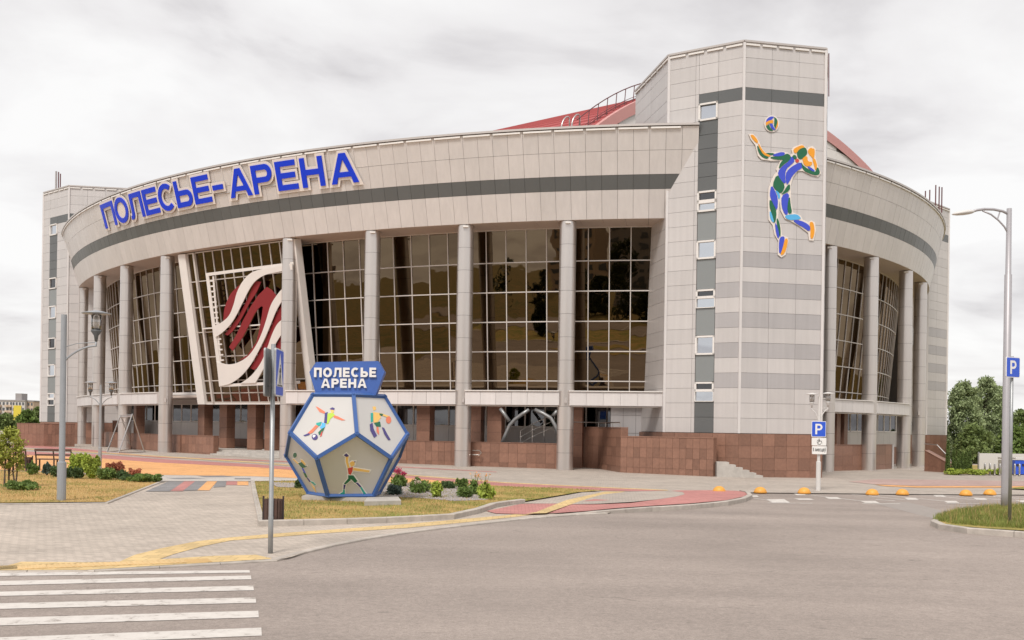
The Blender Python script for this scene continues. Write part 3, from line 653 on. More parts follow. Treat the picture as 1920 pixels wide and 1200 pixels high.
epl('emblem_frame', [(231, 262), (250, 262), (345, 1000), (324, 1008)], .504, M['white'])
epl('emblem_frame', [(272, 275), (282, 275), (330, 850), (320, 850)], .46, M['white'])
for k in range(16):
    t = (k+.5)/16; y = 285 + t*560; x = 243 + (y-262)*.128
    epl('emblem_rung', [(x, y), (x+32, y-2), (x+33, y+8), (x+1, y+10)], .47, M['white'])
epl('emblem_frame', [(324, 1008), (322, 990), (852, 966), (854, 986)], .508, M['white'])
epl('emblem_stripe', ribbon([(285, 606), (340, 580), (390, 535), (420, 465), (442, 385), (475, 318), (520, 265), (575, 236), (680, 215), (808, 190)], [(300, 678), (345, 648), (398, 595), (440, 530), (480, 450), (520, 370), (560, 312), (620, 270), (705, 248), (810, 232)]), .56, M['white'])
epl('emblem_stripe', [(308, 838)] + ribbon([(312, 842), (385, 858), (455, 843), (520, 800), (572, 728), (610, 645), (640, 555), (668, 465), (715, 390), (770, 330), (812, 300)], [(326, 1003), (398, 985), (465, 940), (525, 872), (580, 780), (630, 680), (668, 590), (703, 505), (745, 435), (790, 392), (815, 378)]), .565, M['white'])
epl('emblem_stripe', ribbon([(468, 984), (540, 930), (600, 850), (642, 755), (680, 650), (725, 575), (815, 520)], [(566, 980), (612, 900), (652, 818), (692, 735), (742, 655), (780, 622), (818, 600)]), .57, M['white'])
epl('emblem_crescent', ribbon([(340, 565), (349, 485), (383, 402), (428, 350), (476, 312)], [(344, 580), (388, 538), (421, 468), (444, 390), (478, 318)]), .40, M['red'])
epl('emblem_stripe_red', ribbon([(548, 308), (522, 375), (488, 450), (440, 540), (398, 600), (350, 660)], [(590, 312), (562, 378), (522, 440), (490, 500), (450, 572), (402, 640), (368, 668)]), .41, M['red'])
epl('emblem_stripe_red', [(628, 347), (662, 368), (692, 405), (672, 465), (645, 555), (612, 650), (573, 735), (520, 805), (440, 838), (505, 795), (560, 712), (582, 620), (596, 540), (604, 478), (592, 474), (570, 492), (545, 530), (510, 602), (470, 680), (432, 730), (404, 770), (380, 745), (428, 664), (470, 572), (520, 480), (572, 402)], .42, M['red'])
epl('emblem_stripe_red', ribbon([(520, 884), (580, 780), (630, 680), (668, 590), (703, 508), (752, 440)], [(546, 896), (604, 846), (645, 752), (684, 645), (728, 570), (760, 545)]), .43, M['red'])
epl('emblem_stripe_red', ribbon([(662, 805), (692, 738), (740, 655), (800, 612)], [(676, 815), (720, 760), (770, 720), (812, 700)]), .44, M['red'])

# beams between the columns -------------------------------------------------
def canopy(c, rr, a0, a1, npan):
    p, q = pol(c, rr, a0, 0), pol(c, rr, a1, 0); z0, z1 = 3.50, 4.28
    d = (q-p).normalized(); nrm = Vector((d.y, -d.x, 0)); back = -nrm*.85
    b = MB(); b.add([p+back+Vector((0,0,z0)), q+back+Vector((0,0,z0)), q-nrm*.05+Vector((0,0,z0)), p-nrm*.05+Vector((0,0,z0)), p+back+Vector((0,0,z1)), q+back+Vector((0,0,z1)), q-nrm*.05+Vector((0,0,z1)), p-nrm*.05+Vector((0,0,z1))], [(0,1,2,3)[::-1],(4,5,6,7),(0,1,5,4),(3,2,6,7)[::-1],(0,4,7,3),(1,2,6,5)])
    cb = b.build('canopy_beam', M['panel_f'], ARENA)
    for i in range(npan):
        a, e_ = p.lerp(q, i/npan), p.lerp(q, (i+1)/npan)
        slab('beam_panel', [a+Vector((0,0,z0)), e_+Vector((0,0,z0)), e_+Vector((0,0,z1-.06)), a+Vector((0,0,z1-.06))], .045, .02, M['panel_f'], cb, jit=.003)
    b = MB(); b.beam(p + Vector((0, 0, z1+.0)) - nrm*.35, q + Vector((0, 0, z1+.0)) - nrm*.35, .85, .05); b.build('beam_cap', M['white'], cb)
    b = MB(); b.beam(p + Vector((0, 0, z0-.045)) - nrm*.45, q + Vector((0, 0, z0-.045)) - nrm*.45, .5, .04); b.build('beam_flashing', M['white'], cb)
CA = [angof(C0, p) for p in colpos[:8]]
CA[0:1] = [CA[0]]
for a, e_ in ((CA[0], CA[1]), (CA[1], CA[2]), (CA[2], CA[3]), (CA[4], CA[5]), (CA[5], CA[6]), (CA[6], CA[7])): canopy(C0, 57.42, a + .28, e_ - .28, 6)
canopy(C0, 57.42, CA[0]-4.5, CA[0]-.28, 3)
canopy(C0, 57.42, CA[7] + .28, CA[7] + 5.75, 6)
RA_ = [angof(C1, p) for p in colpos[8:]]
canopy(C1, 45.62, -53.2, RA_[1]-.35, 6); canopy(C1, 45.62, RA_[1]+.35, RA_[2]-.2, 6)

# granite walls ---------------------------------------------------------------
def tilewall(A, B, z0, z1, nc, nr, parent=None, th=.4, name='granite_wall', cope=True):
    A, B = Vector(A), Vector(B); A.z = B.z = 0; d = (B-A).normalized(); n = Vector((d.y, -d.x, 0))
    za0, zb0 = (z0, z0) if not isinstance(z0, tuple) else z0; za1, zb1 = (z1, z1) if not isinstance(z1, tuple) else z1
    def P(t, s, w): p = A.lerp(B, t) + n*w; lo = za0+(zb0-za0)*t; hi = za1+(zb1-za1)*t; p.z = lo+(hi-lo)*s; return p
    core = mk(name, [P(0,0,-.03), P(1,0,-.03), P(1,1,-.03), P(0,1,-.03), P(0,0,-th), P(1,0,-th), P(1,1,-th), P(0,1,-th)], [(0,1,2,3),(7,6,5,4),(0,4,5,1),(1,5,6,2),(2,6,7,3),(3,7,4,0)], M['granite'], parent or ARENA)
    for i in range(nc):
        for j in range(nr):
            slab('granite_tile', [P(i/nc, j/nr, 0), P((i+1)/nc, j/nr, 0), P((i+1)/nc, (j+1)/nr, 0), P(i/nc, (j+1)/nr, 0)], .028, .012, M['granite'], core, jit=.003)
    if cope:
        b = MB(); b.add([P(-.002,1,.02)+Vector((0,0,.004)), P(1.002,1,.02)+Vector((0,0,.004)), P(1.002,1,-th-.01)+Vector((0,0,.004)), P(-.002,1,-th-.01)+Vector((0,0,.004)), P(-.002,1,.02)+Vector((0,0,.05)), P(1.002,1,.02)+Vector((0,0,.05)), P(1.002,1,-th-.01)+Vector((0,0,.05)), P(-.002,1,-th-.01)+Vector((0,0,.05))], [(3,2,1,0),(4,5,6,7),(0,1,5,4),(1,2,6,5),(2,3,7,6),(3,0,4,7)]); b.build('coping', M['granite'], core)
    return core
def lowwall(a0, a1, seg, nc, r=56.15, z1=1.38):
    for k in range(seg):
        p, q = pol(C0, r, a0+(a1-a0)*k/seg, 0), pol(C0, r, a0+(a1-a0)*(k+1)/seg, 0)
        tilewall(p, q, -.25, z1, nc, 3)
pxa = lambda x, r=56.15: angof(C0, oncyl(x, 850, C0, r))
lowwall(pxa(194), pxa(232), 1, 9); lowwall(pxa(236), pxa(312), 1, 10); lowwall(pxa(316), pxa(338), 1, 4); lowwall(pxa(340), pxa(400), 1, 9)
lowwall(pxa(560), pxa(870), 2, 14); lowwall(pxa(868), pxa(1058), 1, 11)
tilewall(pol(C0, 54.2, -152.5, 0), pol(C0, 55.6, -146.5, 0), -.1, 2.3, 8, 4)           # behind the first columns
tilewall(G(1062, 875), G(1121, 880), -.2, 2.32, 6, 5)
tilewall(G(1121, 880), G(1163, 887), -.2, 2.32, 5, 5)
tilewall(G(1163, 887), G(1337, 895), -.25, 1.86, 14, 4, th=.5)
# far left free-standing wall
tilewall(G(31, 836), G(82, 838), -.3, 2.0, 7, 3, th=.5); tilewall(G(82, 838), G(140, 838.5), -.3, 2.0, 8, 3, th=.5)

# towers ----------------------------------------------------------------------
TZ = [2.15 + (19.06-2.15)*i/22 for i in range(23)] + [19.70, 20.46, 21.21, 22.0]
def tower(corners, cols, name, strip=None, plinth_tiles=True, rowgrey=None, band=True, z_pl=2.15):
    cs = [Vector((*c, 0)) for c in corners]; n = len(cs)
    cen = sum(cs, Vector())/n
    v = []; z0, z1 = 1.9, 21.97
    inn = [c + (cen-c).normalized()*.09 for c in cs]
    tw = mk(name, [Vector((c.x, c.y, z0)) for c in inn] + [Vector((c.x, c.y, z1)) for c in inn], [tuple((i, (i+1) % n, (i+1) % n + n, i+n)) for i in range(n)] + [tuple(range(n, 2*n))], M['seam'], ARENA)
    for fi in range(len(cols)):
        A, B = cs[fi], cs[fi+1]; d = (B-A).normalized(); nr = Vector((d.y, -d.x, 0))
        if not cols[fi]: continue
        fr = cols[fi]
        for ci in range(len(fr)-1):
            isstrip = strip and strip[0] == fi and strip[1] == ci
            for ri in range(len(TZ)-1):
                za, zb = TZ[ri], TZ[ri+1]
                if isstrip and ri < 23 and zb < 19.7: continue
                dk = band and ri == 22 and fi >= strip[0] and not (fi == strip[0] and ci < strip[1])
                m = M['dark'] if dk else (M['panel_g'] if (rowgrey and rowgrey(fi, ci, ri)) else M['panel'])
                p, q = A.lerp(B, fr[ci]), A.lerp(B, fr[ci+1]); up = Vector((0, 0, 1))
                slab('tower_panel', [p+up*za, q+up*za, q+up*zb, p+up*zb], .04, .013, m, tw, jit=.003)
        if strip and strip[0] == fi:
            ci = strip[1]; p, q = A.lerp(B, fr[ci]), A.lerp(B, fr[ci+1]); up = Vector((0, 0, 1)); wd_ = (q-p).length
            for kind, za, zb in strip[2]:
                Q = [p+up*za, q+up*za, q+up*zb, p+up*zb]
                if kind == 'd':
                    k = max(1, round((zb-za)/.77))
                    for s in range(k): slab('dark_panel', [p+up*(za+(zb-za)*s/k), q+up*(za+(zb-za)*s/k), q+up*(za+(zb-za)*(s+1)/k), p+up*(za+(zb-za)*(s+1)/k)], .03, .018, M['dark'], tw, jit=.002)
                elif kind == 'g': slab('spandrel', Q, .03, .05, M['bluegrey'], tw, proud=-.015)
                else:
                    g = slab('window', Q, .02, .02, M['glass_sky'] if kind in 'ws' else M['glass_d'], tw, proud=-.05, jit=.002)
                    tck = .09 if kind != 's' else .035
                    for e0, e1 in ((p+up*(za+tck/2), q+up*(za+tck/2)), (p+up*(zb-tck/2), q+up*(zb-tck/2))):
                        MB().beam(e0, e1, .12, tck).build('window_frame', M['white'], g)
                    for e0 in (p+d*tck/2, q-d*tck/2): MB().beam(e0+up*za, e0+up*zb, tck, .12, up=nr).build('window_frame', M['white'], g)
        # cornice
        MB().beam(A + Vector((0,0,22.03)) - nr*.1, B + Vector((0,0,22.03)) - nr*.1, .36, .10).build('roof_cap', M['cap'], tw)
        k = max(1, round((B-A).length/.95))
        for s in range(k):
            MB().beam(A.lerp(B, (s+.08)/k) + nr*.05 + Vector((0,0,21.86)), A.lerp(B, (s+.92)/k) + nr*.05 + Vector((0,0,21.86)), .06, .09).build('light_strip', M['white'], tw)
    for i in range(1, len(cols)):
        c = cs[i]; MB().beam(c + Vector((0,0,z_pl)), c + Vector((0,0,21.95)), .13, .13, up=(0,1,0)).build('corner_trim', M['panel_f'], tw)
    return tw
TA, TB, TC, TD = (6.94, 59.24), (8.01, 53.49), (11.49, 51.35), (15.91, 52.27)
def zs_at(px, ys, A, B):
    pA, pB = Vector((*A, 0)), Vector((*B, 0)); d = (pB-pA).normalized(); nr = Vector((d.y, -d.x, 0))
    return [onplane(px, y, pA, nr).z for y in ys]
ys = [192, 225, 357, 377, 396, 450, 485, 542, 558, 577, 629, 665, 716, 733, 753, 809]
zz = zs_at(1331, ys, TB, TC); zz[-1] = 2.15
kinds = ['w', 'd', 'v', 'w', 'g', 'w', 'g', 'v', 's', 'g', 'w', 'g', 'v', 's', 'd']
segs = [(k, zz[i+1], zz[i]) for i, k in enumerate(kinds)]; segs.append(('d', zz[0], 19.06))
TE = (17.3, 56.4); TF = (13.5, 61.)
tw1 = tower([TA, TB, TC, TD, TE, TF], [[0, .5, 1], [0, .37, .415, .67, 1], [0, .34, .67, 1], [0, .5, 1]], 'tower', strip=(1, 2, segs),
            rowgrey=lambda f, c, r: (f >= 2 or (f == 1 and c == 3)) and r in (3, 5, 7, 9, 11))
MB().tube([(TD[0]+.14, TD[1]-.02, 21.8), (TD[0]+.18, TD[1]+.02, 19.6)], .035, 6).build('downpipe', M['pipe'], tw1)
# plinth of the tower
def plinth(A, B, nc, nr=4): return tilewall((*A, 0), (*B, 0), -.35, 2.13, nc, nr, th=.3, cope=False)
off = lambda c, k=.05: (c[0]+(c[0]-12)*.02, c[1]-k)
plinth(off(TA), off(TB), 8); plinth(off(TB), off(TC), 6); plinth(off(TC), off(TD), 7); plinth(off(TD), TE, 6)
# left tower
LA, LB, LC = (-40.95, 88.), (-37.5, 85.2), (-31.8, 86.2)
zl = lambda y: 2.3 + (788-y)*86.5/1900
segsL = [('w', zl(440), zl(419)), ('d', zl(520), zl(440)), ('v', zl(541), zl(520)), ('g', zl(573), zl(541)), ('w', zl(597), zl(573)), ('g', zl(633), zl(597)), ('v', zl(654), zl(633)), ('g', zl(683), zl(654)), ('w', zl(706), zl(683)), ('g', zl(737), zl(706)), ('w', zl(748), zl(737)), ('v', zl(761), zl(748)), ('d', 2.15, zl(761)), ('d', zl(419), 19.06)]
tower([(-42., 92.), LA, LB, LC, (-30., 92)], [None, [0, .27, .56, 1], [0, .25, .5, .75, 1], None], 'tower', strip=(1, 1, segsL))
plinth((LA[0], LA[1]-.05), (LB[0], LB[1]-.05), 6); plinth((LB[0], LB[1]-.05), (LC[0], LC[1]-.05), 8)
# right tower
RA, RB, RC, RD = (31.6, 81.8), (35.3, 86.4), (38.2, 89.2), (38.6, 94.)
tower([(29., 86), RA, RB, RC, RD, (33, 96)], [None, [0, .35, .7, 1], [0, .45, 1], [0, 1]], 'tower', strip=(1, 1, [('v', 3.2, 5.2), ('d', 2.15, 3.2), ('v', 5.2, 9.5), ('g', 9.5, 11), ('v', 11, 15), ('d', 15, 19.06)]), rowgrey=lambda f, c, r: f == 2 and r in (5, 7, 9, 11))
plinth((RA[0], RA[1]-.06), (RB[0], RB[1]-.06), 8); plinth((RB[0]+.03, RB[1]-.05), (RC[0]+.05, RC[1]-.05), 6)

# ground floor ----------------------------------------------------------------
ringwall(C0, 50.2, -155, -96, -.3, 4.2, 40, M['seam'], 'ground_floor_wall', ARENA)
GF = bpy.data.objects.get('ground_floor_wall')
na = 40; a0, a1 = -154., -96.
for i in range(na):
    b0, b1 = a0+(a1-a0)*i/na, a0+(a1-a0)*(i+1)/na
    q = lambda z0, z1: [pol(C0, 50.24, b0, z0), pol(C0, 50.24, b1, z0), pol(C0, 50.24, b1, z1), pol(C0, 50.24, b0, z1)]
    slab('dado_panel', q(-.2, 1.15), .03, .015, M['granite'], GF); slab('wall_panel', q(1.15, 2.3), .03, .015, M['panel'], GF)
    slab('wall_panel', q(3.75, 4.15), .03, .015, M['panel'], GF)
    wn = slab('window', q(2.32, 3.72), .02, .03, M['glass_d'], GF)
    for e0, e1 in ((q(2.32, 2.4)[0], q(2.32, 2.4)[1]), (q(3.68, 3.72)[0], q(3.68, 3.72)[1])): MB().beam(e0, e1, .1, .09).build('window_frame', M['white'], wn)
    MB().beam(pol(C0, 50.25, b0, 2.3), pol(C0, 50.25, b0, 3.72), .1, .1).build('window_frame', M['white'], wn)
ringslab(C0, 54.7, 50.0, -155, -96, 4.02, 4.2, 40, M['soffit'], 'ground_floor_soffit', ARENA)
ringslab(C0, 55.9, 50.0, -155, pxa(398), -.3, .55, 20, M['concrete'], 'terrace', ARENA); ringslab(C0, 55.9, 50.0, pxa(520), pxa(1046), -.3, .55, 20, M['concrete'], 'terrace', ARENA)
ringslab(C0, 53.2, 50.0, pxa(398), pxa(520), -.3, .56, 8, M['concrete'], 'terrace', ARENA)
for k in range(4):                               # entrance steps
    ringslab(C0, 56.9 - k*.5, 53.0, pxa(404 - k*4), pxa(530), -.3, .05 + (k+1)*.115, 10, M['concrete'], 'entrance_step', ARENA)
for px in (261, 385, 426, 479, 512, 600, 798, 892, 930, 1079):
    p = oncyl(px, 800, C0, 53.4); a = R_(angof(C0, p)); d = Vector((math.cos(a), math.sin(a), 0)); t = Vector((-d.y, d.x, 0))
    core = MB().box((p.x, p.y, 2.0), (.62, .82, 4.3), a).build('pier', M['gjoint'], ARENA)
    for s in range(6):
        z0, z1 = -.1 + s*.69, -.1 + (s+1)*.69; up = Vector((0, 0, 1)); hw, hd = .44, .34
        f0, f1 = p + d*hd - t*hw, p + d*hd + t*hw; b0, b1 = p - d*hd - t*hw, p - d*hd + t*hw
        for c_, e_ in ((f0, f1), (b0, f0), (f1, b1)):
            c_ = Vector((c_.x, c_.y, 0)); e_ = Vector((e_.x, e_.y, 0)); slab('granite_tile', [c_+up*z0, e_+up*z0, e_+up*z1, c_+up*z1], .028, .012, M['granite'], core)
# curved steel struts under the terrace canopy
def cylpts(pts, r): return [oncyl(x, y, C0, r) for x, y in pts]
for pts in ([(940, 834), (948, 815), (956, 797), (966, 786), (980, 776), (992, 768)], [(1003, 768), (1020, 776), (1033, 784), (1041, 798), (1046, 815)], [(938, 766), (946, 777), (955, 790)], [(1045, 770), (1037, 780)]):
    MB().tube(cylpts(pts, 54.2), .11, 8).build('strut', M['galv'], ARENA, smooth=True)
tilewall(oncyl(905, 850, C0, 52.2), oncyl(1045, 850, C0, 52.2), 0, .9, 6, 1)
for dz in (0, .35, .7): MB().tube([oncyl(975, 832 - dz*34, C0, 54), oncyl(1000, 818 - dz*34, C0, 54), oncyl(1040, 800 - dz*34, C0, 54)], .025, 6).build('ramp_rail', M['steel'], ARENA)
for px, py in ((976, 834), (998, 824), (1020, 812), (1040, 802)): MB().tube([oncyl(px, py + 6, C0, 54), oncyl(px, py - 26, C0, 54)], .025, 6).build('rail_post', M['steel'], ARENA)
# railing on the high wall, door glass
pA, pB = G(1075, 884.5), G(1160, 886)
pA = oncyl(1075, 800, C0, 56.0); pB = G(1163, 886.8) + Vector((0, .25, 0))
for dz in (2.62,): MB().tube([(pA.x, pA.y, dz), (G(1121, 879.5).x, G(1121, 879.5).y, dz), (pB.x, pB.y, dz)], .03, 6).build('handrail', M['steel'], ARENA)
for t in (0, .33, .66, 1): q = Vector(G(1121, 879.5)).lerp(pB, t); MB().tube([(q.x, q.y, 2.3), (q.x, q.y, 2.62)], .02, 6).build('rail_post', M['steel'], ARENA)
q1, q2 = oncyl(886, 850, C0, 56.45), oncyl(899, 850, C0, 56.45)
MB().tube([(q1.x, q1.y, .95), (q2.x, q2.y, .95), (q2.x+.1, q2.y, .82), (q2.x, q2.y, .7), (q1.x, q1.y, .7)], .03, 6).build('handrail', M['steel'], ARENA)
# door recess between the tower and the high wall
dA, dB = Vector((5.6, 57.6, 0)), Vector((8.4, 57.2, 0))
wl = MB().add([dA, dB, dB + Vector((0, .2, 0)), dA + Vector((0, .2, 0))] + [p + Vector((0, 0, 4.2)) for p in (dA, dB, dB + Vector((0, .2, 0)), dA + Vector((0, .2, 0)))], [(3,2,1,0),(4,5,6,7),(0,1,5,4),(1,2,6,5),(2,3,7,6),(3,0,4,7)]).build('recess_wall', M['seam'], ARENA)
up = Vector((0, 0, 1))
for i in range(3):
    for j in range(4): slab('wall_panel', [dA.lerp(dB, i/4)+up*(j*1.02)-Vector((0,.04,0)), dA.lerp(dB, (i+1)/4)+up*(j*1.02)-Vector((0,.04,0)), dA.lerp(dB, (i+1)/4)+up*((j+1)*1.02)-Vector((0,.04,0)), dA.lerp(dB, i/4)+up*((j+1)*1.02)-Vector((0,.04,0))], .03, .02, M['panel_g'], wl)
dr = slab('door', [dA.lerp(dB, .76)+up*.5-Vector((0,.05,0)), dA.lerp(dB, .97)+up*.5-Vector((0,.05,0)), dA.lerp(dB, .97)+up*3.4-Vector((0,.05,0)), dA.lerp(dB, .76)+up*3.4-Vector((0,.05,0))], .03, .02, M['panel'], wl)
hp = dA.lerp(dB, .9); MB().box((hp.x, hp.y-.14, 2.5), (.12, .06, .42)).build('door_handle', M['iron'], dr)
# steps by the tower plinth
s0 = G(1339, 894.5); sdir = (Vector((*TC, 0)) - Vector((*TB, 0))).normalized()
for k in range(6):
    wdt = 2.3 - k*.34
    p = Vector((10.3, 50.62, 0)); zt = GZ(10) + .13*(k+1)
    MB().box((p.x + wdt/2, p.y + .55, (zt-.4)/2 - .2 + .2), (wdt, .95 + .002*k, zt + .4), -.02).build('step', M['concrete'], ARENA)
# flat return walls where the ring walls run out of sight
def return_wall(A, B, n):
    A, B = Vector(A), Vector(B); A.z = B.z = 0; up = Vector((0, 0, 1)); d = (B-A).normalized(); nr = Vector((d.y, -d.x, 0))
    core = MB().beam(A - nr*.15 + up*2, B - nr*.15 + up*2, .2, 4.6).build('return_wall', M['seam'], ARENA)
    for i in range(n):
        a, b_ = A.lerp(B, i/n), A.lerp(B, (i+1)/n); q = lambda z0, z1: [a+up*z0, b_+up*z0, b_+up*z1, a+up*z1]
        slab('dado_panel', q(-.4, 1.15), .03, .015, M['granite'], core); slab('wall_panel', q(1.15, 2.3), .03, .015, M['panel'], core); slab('wall_panel', q(3.75, 4.3), .03, .015, M['panel'], core)
        wn = slab('window', q(2.32, 3.72), .02, .03, M['glass_d'], core)
        MB().beam(a+up*2.35, b_+up*2.35, .1, .09).build('window_frame', M['white'], wn); MB().beam(a+up*3.7, b_+up*3.7, .1, .09).build('window_frame', M['white'], wn); MB().beam(a+up*2.3, a+up*3.72, .1, .1).build('window_frame', M['white'], wn)
return_wall(pol(C0, 54.0, -152, 0), pol(C0, 50.3, -132, 0), 14)
return_wall(pol(C1, 40.75, -42, 0), (31.7, 82.4, 0), 13)
# right-hand ground floor
ringwall(C1, 40.6, -54, -14, -.3, 4.2, 24, M['granite'], 'ground_floor_wall', ARENA)
ringslab(C1, 43.4, 40.0, -54, -14, 4.02, 4.2, 24, M['soffit'], 'ground_floor_soffit', ARENA)
for a, e_ in ((-52.6, RA_[1]-.4), (RA_[1]+.4, RA_[2]-2.2)): tilewall(pol(C1, 44.9, a, 0), pol(C1, 44.9, e_, 0), -.5, 1.45, 6 if a < -50 else 4, 3)
for a in (-50.6, -48.2, -46.2, -43.0, -41.5):
    p = pol(C1, 42.9, a, 0); MB().box((p.x, p.y, 1.9), (.3, .55 if a < -50 or a > -46.5 else .2, 4.4), R_(a)).build('pier', M['granite'], ARENA)
for a in (-49.8, -47.6, -45.0, -42.6):
    g = slab('window', [pol(C1, 40.66, a-1.0, .2), pol(C1, 40.66, a+1.0, .2), pol(C1, 40.66, a+1.0, 3.8), pol(C1, 40.66, a-1.0, 3.8)], .02, .03, M['glass_d'], ARENA)
    MB().beam(pol(C1, 40.75, a-1.0, .2), pol(C1, 40.75, a-1.0, 3.8), .1, .1).build('window_frame', M['mullion'], g)
g0 = pol(C1, 44.9, RA_[2]-1.9, 0); MB().beam((g0.x, g0.y, -.4), (g0.x, g0.y, 1.5), .12, .12).build('rail_post', M['panel'], ARENA)
for k in range(4): p = pol(C1, 44.6 - k*.3, RA_[2]-1.0, 0); MB().box((p.x, p.y, -.2 + k*.13), (.5, 1.2, .3), R_(-40)).build('step', M['concrete'], ARENA)
# ramp wall at the right tower
rA, rB = Vector((35.6, 86.1, 0)), Vector(G(1780, 887.5)); rA = Vector(G(1733, 884.5))
tilewall(rA, rB, (-.6, -.6), (1.15, .35), 6, 2, th=.4)
MB().tube([(rA.x, rA.y, 1.6), (rA.lerp(rB, .5).x, rA.lerp(rB, .5).y, 1.55), (rB.x, rB.y, .75)], .035, 6).build('handrail', M['steel'], ARENA)

# roof ------------------------------------------------------------------------
rpts = [pol(C0, 57.9, a, 17.62) for a in np.linspace(-157, -97, 24)] + [Vector((*TB, 17.62)), Vector((*TD, 17.62))] + [pol(C1, 45.9, a, 17.62) for a in np.linspace(-53, -10, 16)] + [Vector((40, 140, 17.62)), Vector((-40, 140, 17.62))]
mk('flat_roof', rpts, [tuple(range(len(rpts)))], M['interior2'], ARENA)
RL = Vector((3.3, 62., 0)); ru = Vector((.75, .66, 0)).normalized(); rw = Vector((-.78, .62, 0)).normalized()
def arch(t, s=0., dz=0.): p = RL + ru*t + rw*s; p.z = 26.9 - .0132*(t-21.6)**2 - .02*max(0, abs(t-21.6)-13.)**2 + dz; return p
ts = [-4.2 + i*(51.6/60) for i in range(61)]; S = [0, 34]
v = []; f = []
for t in ts:
    for s in S: v += [arch(t, s), arch(t, s, -.3)]
for i in range(60): k = i*4; f += [(k, k+4, k+6, k+2), (k+1, k+3, k+7, k+5), (k, k+1, k+5, k+4), (k+2, k+6, k+7, k+3)]
VR = mk('vault_roof', v, f, M['roofred'], ARENA, smooth=False)
for i in range(1, 44):
    t = -4.1 + i*.6; MB().beam(arch(t, .3, .03), arch(t, 34, .03), .05, .09, up=(0, 0, 1)).build('roof_seam', M['roofred'], VR)
b = MB()
for i in range(60): b.add([arch(ts[i], -.06, .08), arch(ts[i+1], -.06, .08), arch(ts[i+1], -.06, -.72), arch(ts[i], -.06, -.72), arch(ts[i], .25, .08), arch(ts[i+1], .25, .08)], [(3,2,1,0), (0,1,5,4)])
b.build('roof_edge', M['roofpink'], VR)
b = MB()
for i in range(60):
    lo0, lo1 = arch(ts[i], .12), arch(ts[i+1], .12); lo0.z = lo1.z = 17.0; b.add([lo0, lo1, arch(ts[i+1], .12, -.2), arch(ts[i], .12, -.2)], [(0,1,2,3)])
b.build('gable_wall', M['seam'], VR)
for i in range(0, 60, 2):
    l0, l1 = arch(ts[i], .06), arch(ts[i+2], .06); h0, h1 = arch(ts[i], .06, -.6), arch(ts[i+2], .06, -.6)
    zz_ = [17.0, 19.0, 21.0, 23.0, 25.0, 27]
    for a_, b_ in zip(zz_, zz_[1:]):
        ha, hb = min(b_, h0.z), min(b_, h1.z)
        if ha - a_ < .15 or hb - a_ < .15: continue
        l0.z = l1.z = a_; q0, q1 = l0.copy(), l1.copy(); q0.z, q1.z = ha, hb
        slab('gable_panel', [l0.copy(), l1.copy(), q1, q0], .04, .03, M['white'], VR)
RLG = MB().tube([arch(t, .8, 1.05) for t in np.linspace(1.5, 14, 16)], .035, 6).build('roof_railing', M['rail'], ARENA)
MB().tube([arch(t, .8, .16) for t in np.linspace(1.5, 14, 16)], .03, 6).build('rail', M['rail'], RLG); MB().tube([arch(t, .8, .30) for t in np.linspace(1.5, 14, 16)], .02, 6).build('rail', M['rail'], RLG)
for t in np.linspace(1.6, 13.4, 15): MB().tube([arch(t, .8, 0), arch(t+.12, .8, 1.05)], .03, 6).build('rail_post', M['rail'], RLG)
for s in (1.2, 2.0):                             # ladder hoops
    pts = [arch(1.5, s, -.6), arch(1.5, s, .8)] + [arch(1.5 + .35*(1-math.cos(a)), s, .8 + .4*math.sin(a)) for a in np.linspace(.3, math.pi, 7)] + [arch(2.2, s, -.3)]
    MB().tube(pts, .05, 8).build('ladder_hoop', M['steel'], ARENA, smooth=True)
# aerials
def aerial(px, py, y, h, r=.06): p = ony(px, py, y); MB().tube([p, p + Vector((0, 0, h))], r, 6).build('aerial', M['panel_g'] if r > .08 else M['rail'], ARENA)
aerial(105, 354, 87, 1.5, .09); aerial(109.5, 353, 87, 1.4, .05); aerial(113, 352, 87, 1.2, .05)
for px, yt, yb in ((1735, 354, 372), (1743, 352, 380), (1754, 343, 388), (1760.5, 346, 392), (1765.5, 347, 396)): aerial(px, yb+4, 84, (yb-yt)*84/1900, .05)

